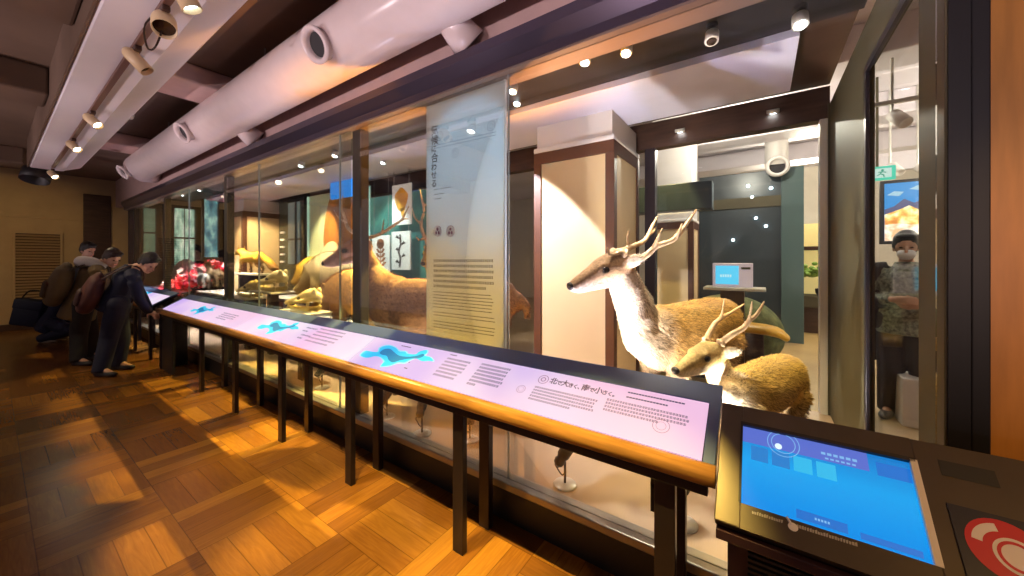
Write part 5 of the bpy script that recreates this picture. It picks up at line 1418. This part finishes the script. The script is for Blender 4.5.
def backpack(label, P, axes, m, m2, w=.16, hgt=.42, dep=.15, drop=.0):
    lat, fr, up = axes
    c = P['pelvis'].lerp(P['neck'], .60) - fr * (.14 + dep) - up * drop
    root = empty('backpack', c - up * hgt / 2, label, 'backpack')
    mb = MB(); mb.tube([c - up * hgt * .5, c - up * hgt * .3, c, c + up * hgt * .35, c + up * hgt * .5], [(w * .8, dep * .8), (w, dep), (w, dep), (w * .9, dep * .8), (w * .5, dep * .45)], 18, 3, up=fr, round_ends=True)
    me = blob(mb, .014, 3); link_mesh('bag', me, m, root, True)
    mb = MB(); mb.tube([c - up * hgt * .38 - fr * dep * .8, c - up * hgt * .05 - fr * dep * .95], [(w * .75, dep * .35), (w * .7, dep * .3)], 14, 2, up=fr, round_ends=True)
    me = blob(mb, .012, 2); link_mesh('front_pocket', me, m2, root, True)
    for sd in (-1, 1):
        s_ = c + lat * sd * w * .6
        MB().tube([s_ + up * hgt * .42 + fr * dep * .3, P['neck'] + lat * sd * .12 + up * .035 - fr * .02, P['neck'] + lat * sd * .13 + fr * .14 - up * .08, s_ + fr * (dep + .24) - up * .12, s_ + fr * dep * .8 - up * hgt * .4], [(.022, .009)] * 5, 8, 4, up=fr).build('strap', m2, root, True)
    MB().tube([c + up * hgt * .5 + lat * .03, c + up * (hgt * .5 + .05), c + up * hgt * .5 - lat * .03], .008, 8, 4).build('handle', m2, root, True)
    return root
mat('lips', (.40, .13, .11), .5)
M_navy = mat('navy_cloth', (.012, .018, .048), .7, bump=.3, bscale=30); M_navy2 = mat('dark_blue_cloth', (.014, .020, .055), .75, bump=.3, bscale=25)
M_olive = mat('olive_cloth', (.13, .085, .035), .8, bump=.3, bscale=30); M_khaki = mat('khaki_cloth', (.17, .12, .055), .8, bump=.3, bscale=40)
M_maroon = mat('maroon_cloth', (.085, .025, .022), .6, bump=.3, bscale=40); M_blk = mat('black_cloth', (.012, .010, .012), .8, bump=.2)
M_hood = mat('white_fleece', (.72, .68, .62), .9, bump=.5, bscale=60); M_maskw = mat('mask_white', (.85, .82, .80), .7)

# visitor in navy leaning on the end of the rail
def d_(px, py, d): return PD(px, py, d)
f1 = PZ(112, 372, 0); b1 = PZ(102, 376, 0)
dd = 4.75
w1l, w1r = V((-6.68, 1.20, .83)), V((-6.74, 1.12, .80))
J = dict(base=f1, pelvis=d_(117, 300, 4.68), neck=d_(131, 268, 4.72), head=d_(148, 264, 4.74),
         lsh=d_(128, 272, 4.92), rsh=d_(133, 276, 4.52), lel=d_(142, 296, 4.95), rel=d_(140, 300, 4.62), lwr=d_(150, 311, 4.93), rwr=d_(150, 313, 4.78),
         lhip=d_(116, 306, 4.78), rhip=d_(117, 306, 4.58), lkn=d_(121, 338, 4.80), rkn=d_(109, 338, 4.62))
fl_ = PZ(118, 369, 0); fr_ = PZ(101, 376, 0)
J['lan'] = fl_ + V((0, 0, .09)); J['ran'] = fr_ + V((0, 0, .09)); J['lto'] = fl_ + V((.16, .1, .03)); J['rto'] = fr_ + V((.16, .08, .03))
p1 = person('person in navy jacket and dark trousers leaning on the far end of the long rail', J, (V((.70, .38, -.60)), V((.5, .3, .8))), M_skin, M_navy, M_navy2, M_hair,
            hands=dict(l=(V((.75, .3, -.25)), V((0, 0, -1)), .5), r=(V((.75, .3, -.2)), V((0, 0, -1)), .6)))
backpack('maroon brown backpack on the back of the person in the navy jacket', p1[1], p1[2], M_maroon, mat('maroon_dark', (.045, .015, .015), .6), .17, .42, .10, .20)
# visitor in olive coat
J = dict(base=PZ(82, 362, 0), pelvis=d_(83, 300, 5.15), neck=d_(97, 264, 5.2), head=d_(112, 259, 5.2),
         lsh=d_(96, 268, 5.42), rsh=d_(97, 272, 4.98), lel=d_(109, 292, 5.42), rel=d_(106, 296, 5.05), lwr=d_(122, 300, 5.4), rwr=d_(119, 303, 5.15),
         lhip=d_(84, 306, 5.25), rhip=d_(83, 306, 5.05), lkn=d_(90, 332, 5.27), rkn=d_(79, 334, 5.07))
fl_ = PZ(92, 358, 0); fr_ = PZ(78, 365, 0)
J['lan'] = fl_ + V((0, 0, .09)); J['ran'] = fr_ + V((0, 0, .09)); J['lto'] = fl_ + V((.16, .1, .03)); J['rto'] = fr_ + V((.16, .08, .03))
p2 = person('person in olive coat with white hood bending to read behind the navy visitor', J, (V((.80, .35, -.45)), V((.4, .2, .9))), M_skin, M_olive, M_blk, mat('brown_hair', (.035, .016, .010), .4, bump=.5, bscale=120, stretch=(3, 3, .5)), coat_len=.12, bulky=1.1, hairlen=.06, hood=M_hood)
backpack('khaki backpack on the back of the person in the olive coat', p2[1], p2[2], M_khaki, mat('khaki_dark', (.09, .06, .03), .8), .18, .48, .12, .12)
# crouching visitor, mostly hidden
J = dict(base=PZ(52, 338, 0), pelvis=d_(52, 322, 6.4), neck=d_(66, 296, 6.4), head=d_(76, 286, 6.4),
         lsh=d_(65, 299, 6.62), rsh=d_(66, 300, 6.2), lel=d_(76, 312, 6.6), rel=d_(77, 314, 6.25), lwr=d_(86, 308, 6.6), rwr=d_(87, 310, 6.3),
         lhip=d_(52, 325, 6.52), rhip=d_(52, 325, 6.3), lkn=d_(70, 320, 6.55), rkn=d_(72, 330, 6.3), lan=d_(57, 334, 6.55), ran=d_(44, 338, 6.32), lto=d_(63, 337, 6.55), rto=d_(52, 341, 6.32))
zz = min(J['lto'].z, J['rto'].z) - .03
for k in J: J[k] = V(J[k]) - V((0, 0, zz if k != 'base' else 0))
p3 = person('person crouching low on the floor in dark blue behind the olive coat', J, (V((.9, .3, -.2)), V((.2, .1, 1))), M_skin, M_navy2, M_navy, M_hair, shoes=mat('grey_shoe', (.30, .24, .18), .6))
bg = d_(31, 312, 6.35); 
tb_ = empty('shoulder_bag', bg - V((0, 0, .28)), 'dark blue square bag behind the crouching person near the left edge', 'bag')
R3 = Matrix.Translation(bg) @ Matrix.Rotation(.9, 4, 'Z') @ Matrix.Rotation(.2, 4, 'Y')
MB().box(-.19, .19, -.10, .10, -.24, .22, .03, M=R3).build('bag', M_navy, tb_, True)
MB().box(-.195, .195, -.105, .105, .05, .22, .02, M=R3).build('flap', M_navy2, tb_, True)
MB().tube([R3 @ V((-.17, 0, .2)), R3 @ V((-.1, .02, .36)), R3 @ V((.1, .02, .36)), R3 @ V((.17, 0, .2))], .012, 8, 4).build('strap', M_blk, tb_, True)
# fourth visitor, only the hair shows above the olive coat
J = dict(base=PZ(84, 350, 0), pelvis=d_(82, 296, 6.1), neck=d_(84, 263, 6.1), head=d_(88, 251, 6.1),
         lsh=d_(86, 267, 6.3), rsh=d_(82, 267, 5.92), lel=d_(90, 285, 6.32), rel=d_(86, 286, 5.95), lwr=d_(98, 296, 6.3), rwr=d_(95, 297, 5.98),
         lhip=d_(83, 300, 6.2), rhip=d_(81, 300, 6.0), lkn=d_(84, 322, 6.2), rkn=d_(82, 323, 6.0))
fl_ = PZ(86, 345, 0); fr_ = PZ(82, 348, 0)
J['lan'] = fl_ + V((0, 0, .09)); J['ran'] = fr_ + V((0, 0, .09)); J['lto'] = fl_ + V((.15, .1, .03)); J['rto'] = fr_ + V((.15, .1, .03))
person('person with short black hair standing hidden behind the olive coat visitor', J, (V((.85, .4, -.3)), V((.3, .1, .95))), M_skin, M_blk, M_blk, M_hair)
# masked visitor beyond the end window
fx5 = PZ(893, 408, 0); o5 = V((1.10, 4.75, 0)); fwd5 = (-V((o5.x, o5.y, 0))).normalized(); l5 = UP.cross(fwd5)
g5 = lambda x, y, z: o5 + fwd5 * x + l5 * y + UP * z
J = dict(base=o5, pelvis=g5(0, 0, .92), neck=g5(.02, 0, 1.40), head=g5(.06, 0, 1.555), lsh=g5(.0, .17, 1.34), rsh=g5(.0, -.17, 1.34), lel=g5(-.02, .23, 1.08), rel=g5(-.02, -.23, 1.08),
         lwr=g5(.20, .10, 1.06), rwr=g5(.22, -.08, 1.10), lhip=g5(0, .09, .88), rhip=g5(0, -.09, .88), lkn=g5(.03, .10, .49), rkn=g5(.03, -.10, .49), lan=g5(-.02, .11, .09), ran=g5(-.02, -.11, .09), lto=g5(.12, .13, .03), rto=g5(.12, -.13, .03))
M_pat = mat('patterned_shirt', (.22, .24, .18), .8, var=.7, scale=40)
person('person in a white mask and dark open coat standing beyond the end window', J, (V(fwd5) - V((0, 0, .15)),), M_skin, M_pat, mat('dark_trouser', (.03, .022, .02), .8), M_hair, mask=M_maskw, hairlen=.03,
       hands=dict(l=(V(fwd5) * .3 - l5 * .8, -V(fwd5), .6), r=(V(fwd5) * .3 + l5 * .8, -V(fwd5), .6)))
# the open coat of the masked visitor, as a child of that figure
pers = [o for o in COL.objects if o.type == 'EMPTY' and o.get('label', '').startswith('person in a white mask')][0]
mb = MB()
for sd in (-1, 1):
    mb.tube([g5(-.06, sd * .10, 1.39), g5(-.06, sd * .15, 1.2), g5(-.07, sd * .17, .85), g5(-.08, sd * .18, .50)], [(.10, .10), (.11, .12), (.10, .13), (.10, .14)], 14, 3, up=l5)
    mb.tube([g5(0, sd * .14, 1.36), g5(0, sd * .18, 1.34), g5(-.02, sd * .235, 1.08), g5(.14, sd * .15, 1.06)], [.075, .082, .068, .056], 12, 3)
me = blob(mb, .013, 3); link_mesh('coat', me, mat('dark_coat', (.035, .026, .024), .8), pers, True)
# white pedestal beyond the end window
p = PZ(915, 425, 0)
wb = MB().box(p.x - .10, p.x + .25, p.y - .1, p.y + .25, 0, .42, .01).build('white_plinth', M_white); tag(wb, 'low white plinth on the floor beyond the end window', 'plinth')

# ================================================================== FLOOR LAMPS, LIGHT AND CAMERA
WARM = (1.0, .72, .38); GOLD = (1.0, .70, .16); PINK = (1.0, .80, .74); LILAC = (.78, .74, 1.0); WHITE = (1.0, .93, .84)
deck_lamp(PZ(565, 485, ZD), PD(640, 330, 2.2), 'floor spotlight alone on the deck under the middle of the near desk', 75, (1, .92, .82), 70)
deck_lamp(PZ(683, 524, ZD), PD(735, 390, 2.0), 'floor spotlight half hidden by the nearest rail post', 60, (1, .92, .80), 75)
deck_lamp(PZ(422, 434, ZD), V((-2.2, 2.2, 1.0)), 'floor spotlight just left of the second nearest pair of rail posts', 5, (1, .8, .6), 50, up=.20)
deck_lamp(V((-1.64, 1.87, ZD)), V((-1.62, 1.70, 1.15)), 'added floor spotlight behind the foot of the hanging text panel', 300, (1, .36, .0), 80)  # extra lamp, put in to make the panel's foot glow amber
deck_lamp(PZ(387, 417, ZD), V((-2.3, 2.2, 1.0)), 'floor spotlight just right of the rear post in the third nearest pair', 10, WARM, 60)
deck_lamp(PZ(322, 388, ZD), V((-3.4, 2.3, .9)), 'floor spotlight on the deck just right of the fourth nearest pair of posts', 12, GOLD, 70)

# ceiling spots of the case
spot((-.95, 2.12, 2.66), (-.62, 2.35, 1.1), 60, WHITE, 46, .6)
spot((-.62, 2.16, 2.68), (-.30, 2.9, .95), 70, (1, .80, .5), 50, .6)
spot((.15, 2.3, 2.68), (.06, 2.75, .8), 70, (1, .78, .40), 52, .6)
spot((-2.45, 2.1, 2.68), (-2.15, 3.05, 1.5), 190, (1, .86, .94), 66, .04)
spot((-2.4, 2.2, 2.68), (-2.2, 2.25, 1.1), 60, (1, .80, .66), 60, .6)
spot((-3.9, 2.2, 2.68), (-3.75, 2.3, .9), 230, (1, .74, .34), 60, .5)
spot((-5.4, 2.2, 2.68), (-5.3, 2.9, .9), 300, (1, .84, .50), 60, .5)
spot((-6.9, 2.2, 2.68), (-6.9, 2.9, 1.1), 320, (1, .76, .30), 60, .5)
spot((-7.6, 2.0, 2.68), (-7.5, 2.4, 1.2), 260, (1, .9, .86), 60, .5)
spot((-9.0, 2.2, 2.68), (-8.9, 2.4, 1.0), 300, WHITE, 70, .5)
spot((-8.2, 2.4, 2.68), (-9.0, 3.4, 1.4), 170, WARM, 60, .5)
spot((-6.4, 2.5, 2.68), (-6.6, 3.5, 1.8), 150, WARM, 50, .5)
spot((-4.5, 2.5, 2.68), (-4.6, 3.4, 1.7), 60, (.8, 1, .95), 60, .5)
spot((-.75, 1.92, 2.66), (-.25, 1.98, .95), 42, (1, .84, .55), 34, .8)  # this spot and the next are fill added for the deer faces
spot((-1.35, 1.95, 2.66), (-.75, 2.05, 1.35), 30, (1, .86, .62), 30, .8)
spot((.30, 3.3, 2.62), (-.05, 2.85, .85), 60, (1, .70, .18), 50, .6)
spot((-.9, 3.5, 2.70), (-.35, 3.0, 1.05), 50, (1, .68, .22), 50, .6)
# golden spots under the case ceiling that throw through the glass onto the parquet
for x, e in ((-2.42, 800), (-3.05, 760), (-3.75, 640), (-4.6, 520), (-5.6, 380), (-7.2, 240), (-9.0, 240)):
    spot((x, 3.0, 2.70), (x - .08, 1.22, 0), e, GOLD, 25, .3, .02)
# gallery downlights between soffit and duct, over the rail
for x, e in ((-.5, 230), (-1.45, 230), (-2.5, 110), (-3.6, 50), (-5.0, 28)):
    spot((x, .56, 2.74), (x - .1, 1.12, 0), e, GOLD, 36, .5, 0)
# gallery: unseen fill spots added behind the camera lift the ceiling; one lamp warms the orange wall
spot((1.6, -.2, 2.6), (1.0, 1.66, .5), 36, (1, .55, .15), 60, .6)
for x, e in ((-8.5, 60), (-6.0, 85), (-3.4, 90), (-1.0, 90), (1.2, 80)):
    spot((x, -2.4, 1.3), (x - .3, .7, 3.1), e, (1, .78, .80), 75, .8, 0)
for x in (-9.0, -7.0, -5.0, -3.2, -1.6, 0):  # unseen spots added to imitate the desk panels' glow on the bulkhead
    spot((x, .95, 1.05), (x - .1, 1.72, 2.95), 9, (1, .74, .80), 60, .9, 0)
spot((-8.5, -.8, 2.9), (-12.6, .2, 1.2), 45, (1, .66, .26), 60, .7)
spot((-7.2, -.9, 2.9), (-6.8, .6, .9), 35, (1, .72, .40), 50, .6)
# the room behind
def lamp(loc, e, col, rad=.015):
    d = bpy.data.lights.new('point_light', 'POINT'); d.energy = e * LS; d.color = col; d.shadow_soft_size = rad
    o = bpy.data.objects.new('point_light', d); COL.objects.link(o); o.location = loc
lamp((-.2, 6.0, 3.2), 40, (1, .90, .76)); lamp((2.9, 6.6, 3.0), 60, (1, .88, .74)); lamp((.8, 9.6, 3.2), 60, (1, .88, .7))
spot((1.0, 8.4, 3.3), (.9, 8.0, 0), 90, GOLD, 50, .5)
spot((-.2, 4.4, 3.2), (-.2, 5.1, .9), 30, GOLD, 50, .5)
spot((-1.2, 5.0, 3.3), (-1.2, 6.4, 1.2), 60, (1, .74, .3), 50, .5)
spot((1.6, 3.4, 2.9), (1.05, 4.7, 1.2), 14, WHITE, 50, .5)
for x, e in ((-.75, 50), (-3.3, 36), (-6.2, 36), (-8.8, 26)):  # unseen lilac uplights inside the case, added to brighten its soffits
    spot((x, 1.86, .5), (x + .05, 2.0, 2.75), e, LILAC, 80, .9, 0)
# cool light on the top half of the frosted panel
spot((-1.5, 2.55, 2.70), (-1.5, 1.66, 2.05), 120, (.50, .80, 1.0), 48, 1.0, .06)

W_ = bpy.data.worlds.new('World'); SC.world = W_; W_.use_nodes = True
W_.node_tree.nodes['Background'].inputs[0].default_value = (.60, .45, .46, 1); W_.node_tree.nodes['Background'].inputs[1].default_value = .25

cam = bpy.data.cameras.new('camera'); co = bpy.data.objects.new('camera', cam); COL.objects.link(co)
co.location = EYE; co.rotation_euler = (PI / 2, 0, AL)
cam.sensor_width = 36; cam.sensor_fit = 'HORIZONTAL'; cam.lens = FPX / 1024 * 36; cam.shift_y = -(288 - HY) / 1024; cam.clip_start = .02
SC.camera = co
SC.view_settings.view_transform = 'Standard'; SC.view_settings.look = 'None'; SC.view_settings.exposure = 0.0; SC.view_settings.gamma = 1.0
SC.view_settings.use_curve_mapping = False
SC.cycles.use_denoising = True
SC.cycles.max_bounces = 8; SC.cycles.transparent_max_bounces = 24; SC.cycles.sample_clamp_indirect = 6
